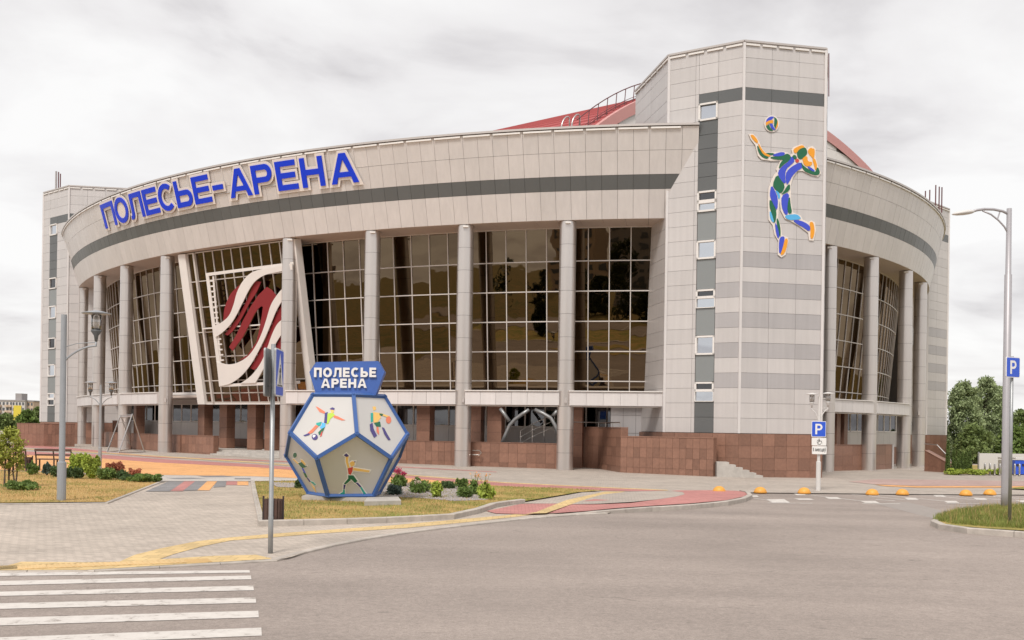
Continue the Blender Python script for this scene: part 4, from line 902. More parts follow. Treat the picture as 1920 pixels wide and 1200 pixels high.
# name lettering ----------------------------------------------------------------
def arcp(cx, cy, rx, ry, a0, a1, n): return [(cx + rx*math.cos(R_(a0+(a1-a0)*i/n)), cy + ry*math.sin(R_(a0+(a1-a0)*i/n))) for i in range(n+1)]
def glyph(ch, w, s):                             # unit height; s = stroke
    h = 1.; k = s*.92
    if ch == 'П': return [(0,0),(s,0),(s,h-k),(w-s,h-k),(w-s,0),(w,0),(w,h),(0,h)], []
    if ch == 'О': return arcp(w/2, .5, w/2, .515, 0, 360, 36)[:-1], [arcp(w/2, .5, w/2-s, .515-k, 360, 0, 36)[:-1]]
    if ch == 'Л': return [(0,0),(.10,0)] + arcp(.10, .2, .2, .2, -90, 0, 6)[1:] + [(.30+.06,h-k),(w-s,h-k),(w-s,0),(w,0),(w,h),(.16,h),(.115,.26)] + [(.09,.17),(.03,.155),(0,.16)], []
    if ch == 'Е': m0, m1 = .5-k/2, .5+k/2; return [(0,0),(w,0),(w,k),(s,k),(s,m0),(w*.92,m0),(w*.92,m1),(s,m1),(s,h-k),(w*.98,h-k),(w*.98,h),(0,h)], []
    if ch == 'С': return arcp(w*.52, .5, w*.52, .515, 48, 312, 28) + arcp(w*.52, .5, w*.52-s, .515-k, 312, 48, 28), []
    if ch == 'Ь':
        H = .62; r = H/2
        return [(0,0)] + [(w-r, 0)] + arcp(w-r, r, r, r, -90, 90, 14) + [(s, H),(s, h),(0, h)], [[(s, H-k)] + [(w-r, H-k)] + arcp(w-r, r, r-s*.95, r-k, 90, -90, 14)[1:] + [(s, k)]]
    if ch == '-': return [(0,.38),(w,.38),(w,.56),(0,.56)], []
    if ch == 'А':
        a = w*.5; return [(0,0),(s*1.06,0),(s*1.06+.065,.21),(w-s*1.06-.065,.21),(w-s*1.06,0),(w,0),(a+s*.62,h),(a-s*.62,h)], [[(a-.165*w/.9,.21+k*.9),(a,.80),(a+.165*w/.9,.21+k*.9)]]
    if ch == 'Р':
        H = .40; r = (1-H+.02)/2
        return [(0,0),(s,0),(s,H-.02)] + [(w-r, H-.02)] + arcp(w-r, H-.02+r, r, r, -90, 90, 14) + [(0,h)], [[(s, h-k)] + [(w-r, h-k)] + arcp(w-r, H-.02+r, r-s*.95, r-k, 90, -90, 14)[1:] + [(s, H-.02+k)]]
    if ch == 'Н': m0, m1 = .5-k/2, .5+k/2; return [(0,0),(s,0),(s,m0),(w-s,m0),(w-s,0),(w,0),(w,h),(w-s,h),(w-s,m1),(s,m1),(s,h),(0,h)], []
def text_glyph(ch, width, height, s=.2):
    w = width/height; o, hs = glyph(ch, w, s); sc = lambda L_: [(x*height, y*height) for x, y in L_]
    return sc(o), [sc(q) for q in hs]
LET = [('П',192.5,215),('О',215.5,239.5),('Л',242,267.5),('Е',269,296),('С',296.5,326),('Ь',328,359),('Е',361,394),('-',397.5,417.5),('А',427,470),('Р',472,511),('Е',517,557),('Н',563,607.5),('А',617,671)]
ZL0, ZL1 = 16.12, 17.74
lettering = MB()
Rz = lambda z: 57.4 + 1.3*(z-ZB)/(ZT-ZB)
aL, aR = angof(C0, oncyl(190, 390, C0, 58.3)), angof(C0, oncyl(673, 310, C0, 58.3))
LB_ = ringwall(C0, Rz(16.5)+.03, aL+.3, aR-.3, 16.46, 16.54, 30, M['cap'], 'lettering_rail', ARENA, .05)
for ch, x0, x1 in LET:
    yy = 421 + (341-421)*((x0+x1)/2-204)/(644-204)
    dxl = (x1-x0)*.03; q0, q1 = oncyl(x0 + dxl, yy - 20, C0, 58.52), oncyl(x1 - dxl, yy - 20, C0, 58.52)
    am = (angof(C0, q0) + angof(C0, q1))/2; wd_ = (q1-q0).length
    lo, hi = pol(C0, Rz(ZL0), am, ZL0), pol(C0, Rz(ZL1), am, ZL1)
    Vv = (hi-lo).normalized(); Uu = Vector((-math.sin(R_(am)), math.cos(R_(am)), 0)); p0 = lo - Uu*wd_/2
    o, hs = text_glyph(ch, wd_, (hi-lo).length, .205)
    plate('letter_backing', o, [], p0, Uu, Vv, .11, .03, M['halo'], LB_, offset=.16)
    plate('letter', o, hs, p0, Uu, Vv, .17, .05, M['letter'], LB_)

# athlete on the tower -----------------------------------------------------------
a3, b3 = Vector((*TC, 0)), Vector((*TD, 0)); TU = (b3-a3).normalized(); TN = Vector((TU.y, -TU.x, 0)); TV = Vector((0, 0, 1))
azp = lambda pts: poly2d([onplane(1380 + x/4, 200 + y/4, a3, TN) for x, y in pts], a3, TU, TV)
BACK = [(92,208),(120,203),(152,233),(172,270),(192,318),(218,346),(280,343),(350,338),(385,348),(405,364),(420,352),(412,325),(430,303),(490,283),(516,304),(530,320),(540,306),(570,296),(594,318),(592,370),(608,440),(634,500),(612,527),(560,517),(495,484),(458,484),(424,530),(408,590),(408,650),(410,720),(424,795),(482,818),(496,848),(540,868),(560,855),(588,868),(596,930),(578,1007),(545,1004),(538,948),(470,898),(415,864),(363,842),(332,780),(324,705),(320,740),(312,835),(334,900),(342,965),(388,983),(388,1020),(368,1112),(337,1132),(310,1112),(314,1010),(286,960),(271,890),(241,850),(236,720),(240,620),(260,560),(283,510),(305,490),(297,470),(328,408),(260,408),(188,398),(161,370),(141,290),(106,245)]
ATH = plate('athlete_emblem', azp(BACK), [], a3, TU, TV, .06, .03, M['halo'], ARENA)
PIECES = [('c_or',[(105,217),(118,216),(130,222),(158,258),(155,278),(125,250)]),('c_or',[(162,275),(185,320),(215,355),(255,372),(235,377),(200,360),(170,310)]),('c_gr',[(155,290),(170,325),(198,365),(240,382),(225,394),(180,370),(160,330)]),
 ('c_gr',[(245,382),(300,379),(350,373),(375,355),(400,368),(405,385),(395,403),(345,440),(315,470),(330,420),(360,400),(290,398)]),('c_bl',[(268,368),(295,356),(330,346),(355,347),(360,356),(350,368),(300,375)]),('c_gr',[(222,350),(285,354),(262,365),(235,361)]),
 ('c_or',[(425,325),(455,305),(495,292),(510,310),(480,318),(462,330),(450,346),(435,352)]),('c_gr',[(452,352),(462,332),(485,316),(515,310),(528,340),(524,358),(510,375),(480,398),(460,385)]),('c_gr',[(415,380),(433,362),(452,386),(438,398)]),('c_re',[(452,392),(470,408),(452,425),(438,406)]),
 ('c_or',[(492,375),(522,376),(530,386),(528,402),(540,418),(565,417),(560,442),(525,450),(505,435),(498,410)]),('c_or',[(535,332),(548,318),(558,312),(566,320),(580,318),(584,345),(576,395),(560,375),(540,355)]),('c_or',[(568,398),(583,390),(598,430),(600,450),(592,482),(582,440)]),
 ('c_gr',[(482,420),(500,450),(560,488),(592,497),(605,450),(625,500),(600,517),(550,505),(500,480)]),('c_bl',[(527,450),(560,463),(588,488),(560,483)]),
 ('c_bl',[(410,372),(435,408),(412,432),(368,470),(360,520),(368,588),(320,540),(310,490),(345,450),(395,412)]),('c_bl',[(480,422),(490,440),(488,462),(455,480),(415,520),(390,570),(374,588),(367,510),(392,470),(440,437)]),
 ('c_gr',[(302,510),(330,553),(360,595),(348,630),(330,653),(290,623),(270,590)]),('c_gr',[(377,602),(398,582),(398,630),(336,663),(357,637)]),('c_bl',[(262,594),(283,630),(308,690),(303,782),(280,740),(252,680),(252,640)]),('c_cy',[(290,628),(325,657),(318,702),(307,660)]),
 ('c_bl',[(337,670),(393,647),(383,720),(376,760),(383,812),(360,808),(338,750)]),('c_gr',[(396,668),(402,740),(415,798),(388,805),(380,750)]),('c_cy',[(360,822),(400,814),(440,810),(465,820),(482,844),(410,852),(380,845)]),('c_bl',[(420,853),(475,857),(530,882),(550,907),(544,938),(500,905),(460,885)]),
 ('c_or',[(547,872),(565,866),(577,885),(583,940),(570,990),(553,988),(557,930)]),('c_gr',[(250,693),(280,748),(298,792),(290,860),(277,874),(264,800),(247,750)]),('c_cy',[(250,780),(266,822),(279,870),(263,860),(250,825)]),('c_bl',[(288,872),(303,902),(318,962),(312,993),(296,950)]),('c_gr',[(302,834),(318,870),(328,930),(325,983),(317,940),(302,880)]),
 ('c_bl',[(325,982),(355,975),(357,995),(343,1060),(322,1113),(318,1040)]),('c_or',[(362,995),(382,992),(378,1040),(357,1103),(328,1117),(346,1065)])]
for k, (m_, pts) in enumerate(PIECES): plate('emblem_piece', azp(smooth2(pts, 1)), [], a3, TU, TV, .085 + (k % 5)*.0012, .02, M[m_], ATH, offset=.014)
cir = lambda cx_, cy_, r, a0=0, a1=360, n=28, ry=None: [(cx_ + r*math.cos(R_(a0+(a1-a0)*i/n)), cy_ + (ry or r)*math.sin(R_(a0+(a1-a0)*i/n))) for i in range(n + (0 if abs(a1-a0) == 360 else 1))]
BALL = plate('ball_emblem', azp(cir(265, 130, 56, ry=63)), [], a3, TU, TV, .06, .03, M['halo'], ARENA)
for k, (m_, pts) in enumerate([('c_bl', cir(264,131,46,185,290,10,54) + [(262,100),(235,112)]), ('c_gr', cir(264,131,46,292,330,6,54) + [(306,120),(292,170),(280,145),(283,100)]), ('c_or', cir(264,131,46,-26,55,8,54) + [(292,165),(304,125)]), ('c_or', [(219,120),(240,108),(274,104),(272,126),(240,130),(220,145)]), ('c_gr', [(221,150),(242,136),(250,160),(272,184)] + cir(264,131,46,88,165,6,54)), ('c_bl', [(247,132),(268,132),(276,155),(292,178),(270,176),(255,158)])]):
    plate('ball_piece', azp(pts), [], a3, TU, TV, .085 + k*.0015, .02, M[m_], BALL)

# ================================================================== FOOTBALL-SHAPED SIGN
a_ = 1.314; DP = Vector((-4.864, 29.87, 0)); r1 = a_/(2*math.sin(math.pi/5)); r2 = r1*(1+5**.5)/2; hz = a_*2.2270327/2; zi = a_*.26286556
zg = GZ(DP.x) + .2
DV = []
for z, r, o in ((hz, r1, 0), (zi, r2, 0), (-zi, r2, 36), (-hz, r1, 36)):
    for k in range(5): an = R_(72*k + o); DV.append(DP + Vector((r*math.cos(an), r*math.sin(an), zg + hz + z)))
SIGN = thing('football_sign', 'blue-framed football-shaped display with athletes on white pentagons and a name board on top', 'sign', (DP.x, DP.y, GZ(DP.x)))
faces = [[0,1,2,3,4], [19,18,17,16,15]] + [[k, 5+k, 10+k, 5+(k+1) % 5, (k+1) % 5][::-1] for k in range(5)] + [[15+k, 15+(k+1) % 5, 10+(k+1) % 5, 5+(k+1) % 5, 10+k] for k in range(5)]
cen = DP + Vector((0, 0, zg + hz))
FACEPL = {}
for fi, fc in enumerate(faces):
    q = [DV[i] for i in fc]; n = (q[1]-q[0]).cross(q[2]-q[1]).normalized(); fcx = sum(q, Vector())/5
    if n.dot(fcx-cen) < 0: q = q[::-1]; n = -n; fc = fc[::-1]
    q = [p + (fcx-p)*.03 - n*.03 for p in q]
    o = mk('display_board', q + [p - n*.03 for p in q], [(0,1,2,3,4), (9,8,7,6,5)] + [(i, (i+5), (i+1) % 5 + 5, (i+1) % 5) for i in range(5)], M['board'], SIGN)
    FACEPL[tuple(sorted(fc))] = (o, fcx - n*.03, n)
edges = set()
for fc in faces:
    for i in range(5): edges.add(tuple(sorted((fc[i], fc[(i+1) % 5]))))
for i, j in sorted(edges):
    m_ = (DV[i]+DV[j])/2 - cen
    MB().beam(DV[i] + (DV[i]-DV[j]).normalized()*.03 - m_.normalized()*.02, DV[j] + (DV[j]-DV[i]).normalized()*.03 - m_.normalized()*.02, .105, .085, up=m_).build('frame_bar', M['blue2'], SIGN)
# figures
zf = lambda pts: [(520 + x/4.138, 660 + y/4.138) for x, y in pts]
def figure(key, pieces, name, white=.0):
    o, p0, n = FACEPL[tuple(sorted(key))]; Uu = Vector((n.y, -n.x, 0)) * -1; Uu.normalize()
    if Uu.cross(n).z < 0 and False: Uu = -Uu
    Vv = n.cross(Uu); 
    for k, (m_, pts) in enumerate(pieces):
        pp = poly2d([onplane(x, y, p0, n) for x, y in zf(pts)], p0, Uu, Vv)
        ar = sum(pp[i][0]*pp[(i+1) % len(pp)][1] - pp[(i+1) % len(pp)][0]*pp[i][1] for i in range(len(pp)))
        if ar < 0: pp = pp[::-1]
        plate(name, pp, [], p0, Uu, Vv, .010 + k*.0006, .006, M[m_], o)
        if white: plate('figure_outline', pp, [], p0, Uu, Vv, .004 + k*.0002, .002, M['wletter'], o, offset=white)
figure((3,8,13,9,4), [('c_sk',[(298,422),(322,432),(372,465),(366,480),(328,466)]),('c_sk',[(432,488),(470,500),(528,530),(500,532),(440,510)]),('c_li',[(385,480),(430,470),(448,490),(412,520),(397,556),(378,560)]),('c_na',[(370,475),(392,466),(386,556),(364,550)]),('c_ye',[(412,450),(438,446),(440,468),(422,478)]),('c_na',[(408,442),(428,430),(446,438),(441,452),(418,450)]),
   ('c_te',[(303,552),(345,543),(332,575),(305,572)]),('c_cy',[(348,548),(375,556),(372,582),(346,602),(330,585),(344,570)]),('c_sk',[(300,567),(320,576),(276,626),(246,641),(235,632),(270,600)]),('c_na',[(203,648),(252,628),(250,645),(215,655)]),('c_gr',[(345,598),(370,584),(352,626),(326,646),(318,626)]),('c_re',[(341,628),(354,612),(346,650),(332,662)]),('c_na',cir(292,661,23)),('wletter',cir(288,656,12)),('c_na',[(283,668),(302,650),(306,665),(292,676)])], 'footballer_piece')
figure((4,9,14,5,0), [('c_ye',[(738,425),(760,423),(766,445),(746,458)]),('c_ye',[(742,466),(797,475),(802,510),(777,545),(746,550)]),('c_te',[(724,475),(742,473),(741,540),(725,547)]),('c_ye',[(802,475),(872,500),(860,512),(806,492)]),('c_sk',cir(862,528,20,ry=28)),('c_gr',[(750,552),(795,540),(802,580),(768,580)]),('c_na',[(716,562),(736,550),(746,600),(772,650),(750,667),(720,610)]),('c_sk',[(768,584),(782,582),(788,645),(770,622)]),('c_na',[(810,585),(826,590),(852,640),(877,682),(860,686),(830,642)]),('c_gr',[(790,478),(820,482),(812,496),(792,492)])], 'basketball_piece')
figure((9,13,18,19,14), [('c_ye',[(530,800),(552,806),(548,850),(562,895),(545,900),(531,850)]),('c_na',[(516,800),(535,785),(556,806),(535,814)]),('c_ye',[(560,860),(580,846),(600,850),(598,878),(572,890)]),('c_na',[(594,848),(606,846),(604,858)]),('c_ye',[(590,897),(640,905),(718,918),(710,932),(640,924),(586,917)]),('c_re',[(545,902),(586,890),(582,925),(570,950),(552,946)]),('c_gr',[(548,956),(590,956),(622,1000),(602,1015),(572,985),(550,985)]),('c_gr',[(550,980),(572,990),(530,1025),(516,1020)]),('c_na',[(514,1026),(530,1030),(522,1062),(512,1062)]),('c_te',[(512,1064),(522,1066),(524,1100),(484,1100),(508,1084)]),('c_na',[(606,1012),(626,1014),(652,1042),(640,1048)]),('c_te',[(642,1050),(654,1046),(674,1078),(690,1100),(668,1098)])], 'gymnast_piece', white=.03)
figure((8,12,17,18,13), [('c_gr',cir(138,800,14,ry=20)),('c_ye',[(120,830),(128,828),(165,862),(160,870)]),('c_ye',[(182,832),(200,840),(222,868),(212,880),(186,858)]),('c_gr',[(164,862),(190,852),(222,886),(232,882),(228,892),(196,900),(180,884)]),('c_bl',[(190,898),(204,902),(222,940),(214,946)]),('c_gr',[(202,930),(222,940),(236,972),(222,972)]),('c_na',[(228,972),(240,976),(262,1004),(252,1008)]),('c_te',[(254,1000),(282,1008),(302,1030),(296,1034)]),('c_ye',[(262,1020),(292,1050),(306,1090),(298,1086)])], 'badminton_piece', white=.018)
# name board on top
YB = 29.45; bp = lambda pts, y=YB: [ony(x, y_, y) for x, y_ in zf(pts)]
B0 = ony(650, 735, YB); BU, BV = Vector((1, 0, 0)), Vector((0, 0, 1))
BRD = plate('name_board', poly2d(bp([(300,334),(762,334),(830,157),(782,70),(300,78),(248,155)]), B0, BU, BV), [], B0, BU, BV, 0, .4, M['blue'], SIGN)
def word(txt, x0, x1, y0, y1, widths, y=YB):
    tot = sum(widths) + .16*(len(txt)-1); sc = (x1-x0)/tot; x = x0
    for ch, w_ in zip(txt, widths):
        l0, r0 = bp([(x, y1), (x + w_*sc, y1)]); t0 = bp([(x, y0)])[0]; wd_ = (r0-l0).length; ht = t0.z - l0.z
        o, hs = text_glyph(ch, wd_, ht, .25); plate('board_letter', o, hs, l0, BU, BV, .06, .055, M['wletter'], BRD); x += (w_ + .16)*sc
word('ПОЛЕСЬЕ', 287, 768, 122, 195, [.86, .98, .92, .76, .9, .82, .76]); word('АРЕНА', 342, 694, 207, 278, [1.0, .8, .76, .88, 1.0])
MB().box(cen + Vector((-.05, .1, hz + .03)), (1.3, .25, .10)).build('board_foot', M['blue2'], SIGN)
# concrete footing
s_ = thing('concrete_footing', 'low cast concrete footing under the football-shaped sign', 'footing', (DP.x, DP.y, GZ(DP.x)))
c1, c2, c3, c4 = G(560, 937, .07), G(685, 950, .07), G(752, 945, .07), G(700, 926, .07)
def prism(pts, z0, z1): n = len(pts); return [Vector((p.x, p.y, z0 + GZ(p.x))) for p in pts] + [Vector((p.x, p.y, z1 + GZ(p.x))) for p in pts], [tuple(range(n))[::-1], tuple(range(n, 2*n))] + [(i, (i+1) % n, (i+1) % n + n, i+n) for i in range(n)]
v, f = prism([Vector((-6.0, 29.05, 0)), Vector((-3.9, 28.85, 0)), Vector((-3.9, 31.0, 0)), Vector((-6.0, 31.0, 0))], 0, .185); mk('slab', v, f, M['concrete'], s_)
v, f = prism([G(683, 950, .05), G(752, 948, .05), G(745, 938, .05), G(690, 938, .05)], 0, .19); mk('slab', v, f, M['concrete'], s_)

# ================================================================== STREET FURNITURE
def lantern_lamp(loc, H, arms, label, hat, paint, sleeve=1.05, pr=.055, scale=1.):
    z0 = loc.z; t = thing('street_lamp', label, 'street lamp', loc, )
    b = MB(); b.lathe(loc, [(pr*1.55, -.1), (pr*1.55, sleeve), (pr*1.05, sleeve+.02), (pr, H)], 16); b.build('pole', paint, t, smooth=False)
    for dx, zl_, za in arms:
        c = Vector((loc.x + dx, loc.y, loc.z)); s = scale
        pts = [Vector((loc.x + dx*q, loc.y, z0 + za + (zl_-.9*s-za)*(math.sin(q*math.pi/2)**.8))) for q in np.linspace(0, 1, 8)]
        ar = MB().tube(pts + [c + Vector((0, 0, zl_-.72*s))], .028*s, 8).build('arm', paint, t, smooth=True)
        MB().tube([(loc.x, loc.y, z0+zl_-.95*s), (loc.x + dx*.4, loc.y, z0+zl_-.84*s), (c.x, c.y, z0+zl_-.80*s)], .012*s, 6).build('stay', paint, ar)
        ln = MB().lathe(c, [(.035*s, zl_-.78*s), (.06*s, zl_-.62*s), (.13*s, zl_-.52*s), (.14*s, zl_-.47*s), (.02, zl_-.46*s)], 18).build('lantern_base', M['lampdark'] if paint is M['lampgrey'] else paint, t, smooth=True)
        MB().lathe(c, [(.125*s, zl_-.46*s), (.135*s, zl_-.06*s)], 18).build('lantern_glass', M['clearglass'], t, smooth=True)
        MB().lathe(c, [(.05*s, zl_-.46*s), (.055*s, zl_-.12*s), (.02*s, zl_-.08*s)], 10).build('bulb', M['lampwhite'], t, smooth=True)
        hb = MB().lathe(c, [(hat, zl_-.035*s), (hat, zl_-.02*s), (hat*.55, zl_+.02*s), (.04, zl_+.055*s), (.0, zl_+.06*s)], 24).build('lamp_shade', paint, t, smooth=True)
    return t
lantern_lamp(G(115, 938, .058), 4.98, [(.87, 5.05, 3.7)], 'grey lamp post with one hooded lantern on a curved arm, on the dry lawn', .38, M['lampgrey'], 1.02, .075, 1.)
lantern_lamp(G(187, 881, .058), 3.65, [(-.45, 3.75, 2.7), (.45, 3.75, 2.7)], 'slim grey lamp post with two lanterns rising from the shrub bed', .27, M['lampgrey'], .95, .05, .72)
SL = lantern_lamp(G(1534, 920, .034), 3.75, [(-.30, 3.86, 2.7), (.34, 3.9, 2.7)], 'white twin-lantern lamp post carrying the disabled parking signs', .25, M['lampwhite'], 1.15, .06, .72)
# parking signs on that post
pl_ = G(1534, 920, .034)
def rrect(w_, h_, r): return [p for cx_, cy_, a0 in ((w_/2-r, h_/2-r, 0), (-w_/2+r, h_/2-r, 90), (-w_/2+r, -h_/2+r, 180), (w_/2-r, -h_/2+r, 270)) for p in arcp(cx_, cy_, r, r, a0, a0+90, 4)]
def psign(c, w_, h_, Uu, label, group=None):
    Vv = Vector((0, 0, 1)); n = Uu.cross(Vv)
    t = thing('parking_sign', label, 'road sign', c)
    plate('sign_back', rrect(w_, h_, .04), [], c, Uu, Vv, .02, .02, M['signwhite'], t)
    plate('sign_face', rrect(w_*.93, h_*.93, .03), [], c, Uu, Vv, .024, .003, M['signblue'], t)
    s = .18; w2 = .62*h_*.72; hh = h_*.66; o, hs = glyph('Р', w2/hh, s); o = [(x*hh - w2/2, y*hh - hh/2) for x, y in o]; hs = [[(x*hh - w2/2, y*hh - hh/2) for x, y in q] for q in hs]
    plate('sign_symbol', o, hs, c, Uu, Vv, .028, .003, M['signwhite'], t)
    for dz in (-.12, .12): MB().box(c - n*.02 + Vector((0, 0, dz)), (.09, .04, .03)).build('bracket', M['galv'], t)
    return t
UX = Vector((1, 0, 0)); fy = pl_.y - .11
psign(ony(1535, 804.5, fy), .58, .63, UX, 'blue P parking sign above two white plates on the twin-lantern post')
c = ony(1535.5, 828, fy); t = thing('sign_plate', 'white plate with wheelchair symbol under the P sign', 'road sign', c)
plate('sign_back', rrect(.58, .31, .03), [], c, UX, Vector((0,0,1)), .02, .02, M['signwhite'], t)
Z = Vector((0, 0, 1)); sy = lambda pts: [(x*.28, y*.28) for x, y in pts]
plate('sign_symbol', sy(cir(0, .36, .07, n=12)), [], c, UX, Z, .025, .003, M['black'], t)
plate('sign_symbol', sy([(-.05,.27),(.07,.27),(.07,.05),(.28,.05),(.36,-.22),(.46,-.2),(.45,-.14),(.40,-.14),(.33,.13),(.05,.13),(.05,-.02),(-.05,-.02)]), [], c, UX, Z, .026, .003, M['black'], t)
plate('sign_symbol', sy(cir(.06, -.16, .27, 130, 340, 18) + cir(.06, -.16, .21, 340, 130, 18)), [], c, UX, Z, .027, .003, M['black'], t)
plate('sign_symbol', sy([(-.30,.22),(-.06,.25),(-.06,.19),(-.30,.16)]), [], c, UX, Z, .028, .003, M['black'], t)
plate('sign_symbol', sy([(-.34,-.02),(-.10,-.02),(-.16,-.40),(-.22,-.40),(-.18,-.08),(-.34,-.08)]), [], c, UX, Z, .029, .003, M['black'], t)
c = ony(1536, 844, fy); t = thing('sign_plate', 'white plate lettered 5 месцаў, lowest on the twin-lantern post', 'road sign', c)
plate('sign_back', rrect(.58, .32, .03), [], c, UX, Z, .02, .02, M['signwhite'], t)
def text(body, p0, Uu, Vv, width, height, m, parent, name='sign_text'):
    cu = bpy.data.curves.new('t', 'FONT'); cu.body = body; cu.extrude = .0015; cu.resolution_u = 3; cu.offset = .012
    tmp = bpy.data.objects.new('t', cu); COL.objects.link(tmp); me = bpy.data.meshes.new_from_object(tmp)
    xs = [q.co.x for q in me.vertices]; ys_ = [q.co.y for q in me.vertices]; sx = width/(max(xs)-min(xs)); sy_ = height/(max(ys_)-min(ys_)); Nn = Uu.cross(Vv)
    vs = [p0 + Uu*((q.co.x-min(xs))*sx) + Vv*((q.co.y-min(ys_))*sy_) + Nn*q.co.z for q in me.vertices]; fs = [tuple(q.vertices) for q in me.polygons]
    bpy.data.objects.remove(tmp); bpy.data.curves.remove(cu); bpy.data.meshes.remove(me); return mk(name, vs, fs, m, parent)
text('5 месцаў', c + Vector((-.26, -.026, -.085)), UX, Z, .52, .19, M['black'], t)
# tall street lamp and parking sign on the right island
p = G(1884, 953, .13); t = thing('street_lamp', 'tall grey street lamp with a curved arm and cobra head above the parking bays', 'street lamp', p)
top = ony(1893, 391, p.y).z - p.z; zj = ony(1891, 515, p.y).z - p.z
MB().lathe(p, [(.115, -.1), (.115, .5), (.108, zj), (.085, zj+.02), (.075, top)], 16).build('pole', M['lamppole'], t, smooth=True)
Y = p.y; yp = lambda q: [ony(x, y_, Y) for x, y_ in q]
ax_ = lambda q: [Vector((v_.x + (p.x - ony(1889, 400, Y).x), v_.y, v_.z)) for v_ in yp(q)]
arm = MB().tube(ax_([(1889, 402), (1877, 396), (1860, 392.5), (1842, 392), (1828, 394), (1818, 397)]), .042, 8).build('arm', M['lamppole'], t, smooth=True)
MB().tube(ax_([(1839, 395), (1855, 402), (1869, 413), (1880, 425), (1889, 441)]), .028, 8).build('brace', M['lamppole'], arm, smooth=True)
MB().tube(ax_([(1872, 396), (1867, 411)]), .02, 6).build('brace', M['lamppole'], arm)
hc = ax_([(1802, 399.5)])[0]; b = MB(); n_ = 12; prof = [(-.34, .01), (-.30, .05), (-.15, .10), (.05, .12), (.2, .11), (.30, .08), (.34, .05)]
for i, (x_, r_) in enumerate(prof):
    for k in range(n_): an = 2*math.pi*k/n_; b.v.append(hc + Vector((x_, 1.25*r_*math.cos(an), (.75*r_ if math.sin(an) > 0 else .55*r_)*math.sin(an) + x_*.13)))
for i in range(len(prof)-1):
    for k in range(n_): b.f.append((i*n_+k, (i+1)*n_+k, (i+1)*n_+(k+1) % n_, i*n_+(k+1) % n_))
b.f += [tuple(range(n_)), tuple((len(prof)-1)*n_+k for k in range(n_))[::-1]]; b.build('lamp_head', M['lampwhite'], t, smooth=True)
p = G(1893, 981, .13); t = thing('sign_post', 'thin galvanised post with a P sign on the grass island beside the tall street lamp', 'post', p)
zt = ony(1888, 668, p.y).z
MB().lathe(Vector((p.x, p.y, 0)), [(.042, p.z-.1), (.042, zt)], 12).build('post', M['galv'], t, smooth=True)
cs_ = ony(1885, 688.5, p.y - .09); cs_.x = p.x - .03
psign(cs_, .52, .52, Vector((math.cos(R_(27)), math.sin(R_(27)), 0)), 'blue P parking sign on the thin post beside the tall street lamp')
# pedestrian-crossing signs
p = G(507, 1037, .034); t = thing('sign_post', 'galvanised post by the zebra crossing holding two back-to-back signs', 'post', p); zt = ony(509, 645, p.y).z
MB().lathe(Vector((p.x, p.y, 0)), [(.044, p.z-.1), (.044, p.z + .62), (.040, p.z + .63), (.040, zt)], 14).build('post', M['galv'], t, smooth=True)
def crossing_sign(cpos, Uu, label, flip=False):
    w_, h_ = .72, .82; t = thing('crossing_sign', label, 'road sign', cpos); Vv = Vector((0, 0, 1))
    plate('sign_back', rrect(w_, h_, .05), [], cpos, Uu, Vv, 0, .025, M['signback'], t)
    plate('sign_rim', rrect(w_*.985, h_*.985, .05), [], cpos, Uu, Vv, .004, .004, M['signwhite'], t)
    plate('sign_face', rrect(w_*.93, h_*.94, .04), [], cpos, Uu, Vv, .008, .004, M['signblue'], t)
    plate('sign_triangle', [(-.29, -.24), (.29, -.24), (0, .33)], [], cpos, Uu, Vv, .012, .004, M['signwhite'], t)
    S_ = lambda q: [(x*.5, y*.5 - .03) for x, y in q]
    plate('pedestrian', S_(cir(.02, .30, .045, n=10)), [], cpos, Uu, Vv, .016, .003, M['black'], t)
    plate('pedestrian', S_([(-.05,.24),(.06,.24),(.14,.10),(.10,.07),(.06,.14),(.05,.03),(.13,-.14),(.16,-.33),(.09,-.33),(.06,-.15),(0,-.02),(-.07,-.14),(-.15,-.33),(-.22,-.31),(-.13,-.10),(-.06,.06),(-.06,.14),(-.13,.06),(-.16,.09)]), [], cpos, Uu, Vv, .017, .003, M['black'], t)
    for k in range(5): plate('zebra_bar', [(-.24+k*.1, -.235), (-.19+k*.1, -.235), (-.17+k*.085, -.205), (-.215+k*.085, -.205)], [], cpos, Uu, Vv, .0165, .002, M['black'], t)
    for dz in (-.22, .25): MB().box(cpos - Uu.cross(Vv)*.04 + Vector((0, 0, dz)), (.06, .06, .04)).build('bracket', M['galv'], t)
    return t
Ur = Vector((-.045, 1, 0)).normalized()
c = ony(521, 699, p.y); c = Vector((p.x + .11, p.y, c.z)); crossing_sign(c, Ur, 'blue pedestrian-crossing sign facing the road on the galvanised post')
c2_ = ony(503, 699, p.y); c2_ = Vector((p.x - .09, p.y, c2_.z)); crossing_sign(c2_, -Ur, 'grey back of the second crossing sign on the galvanised post')
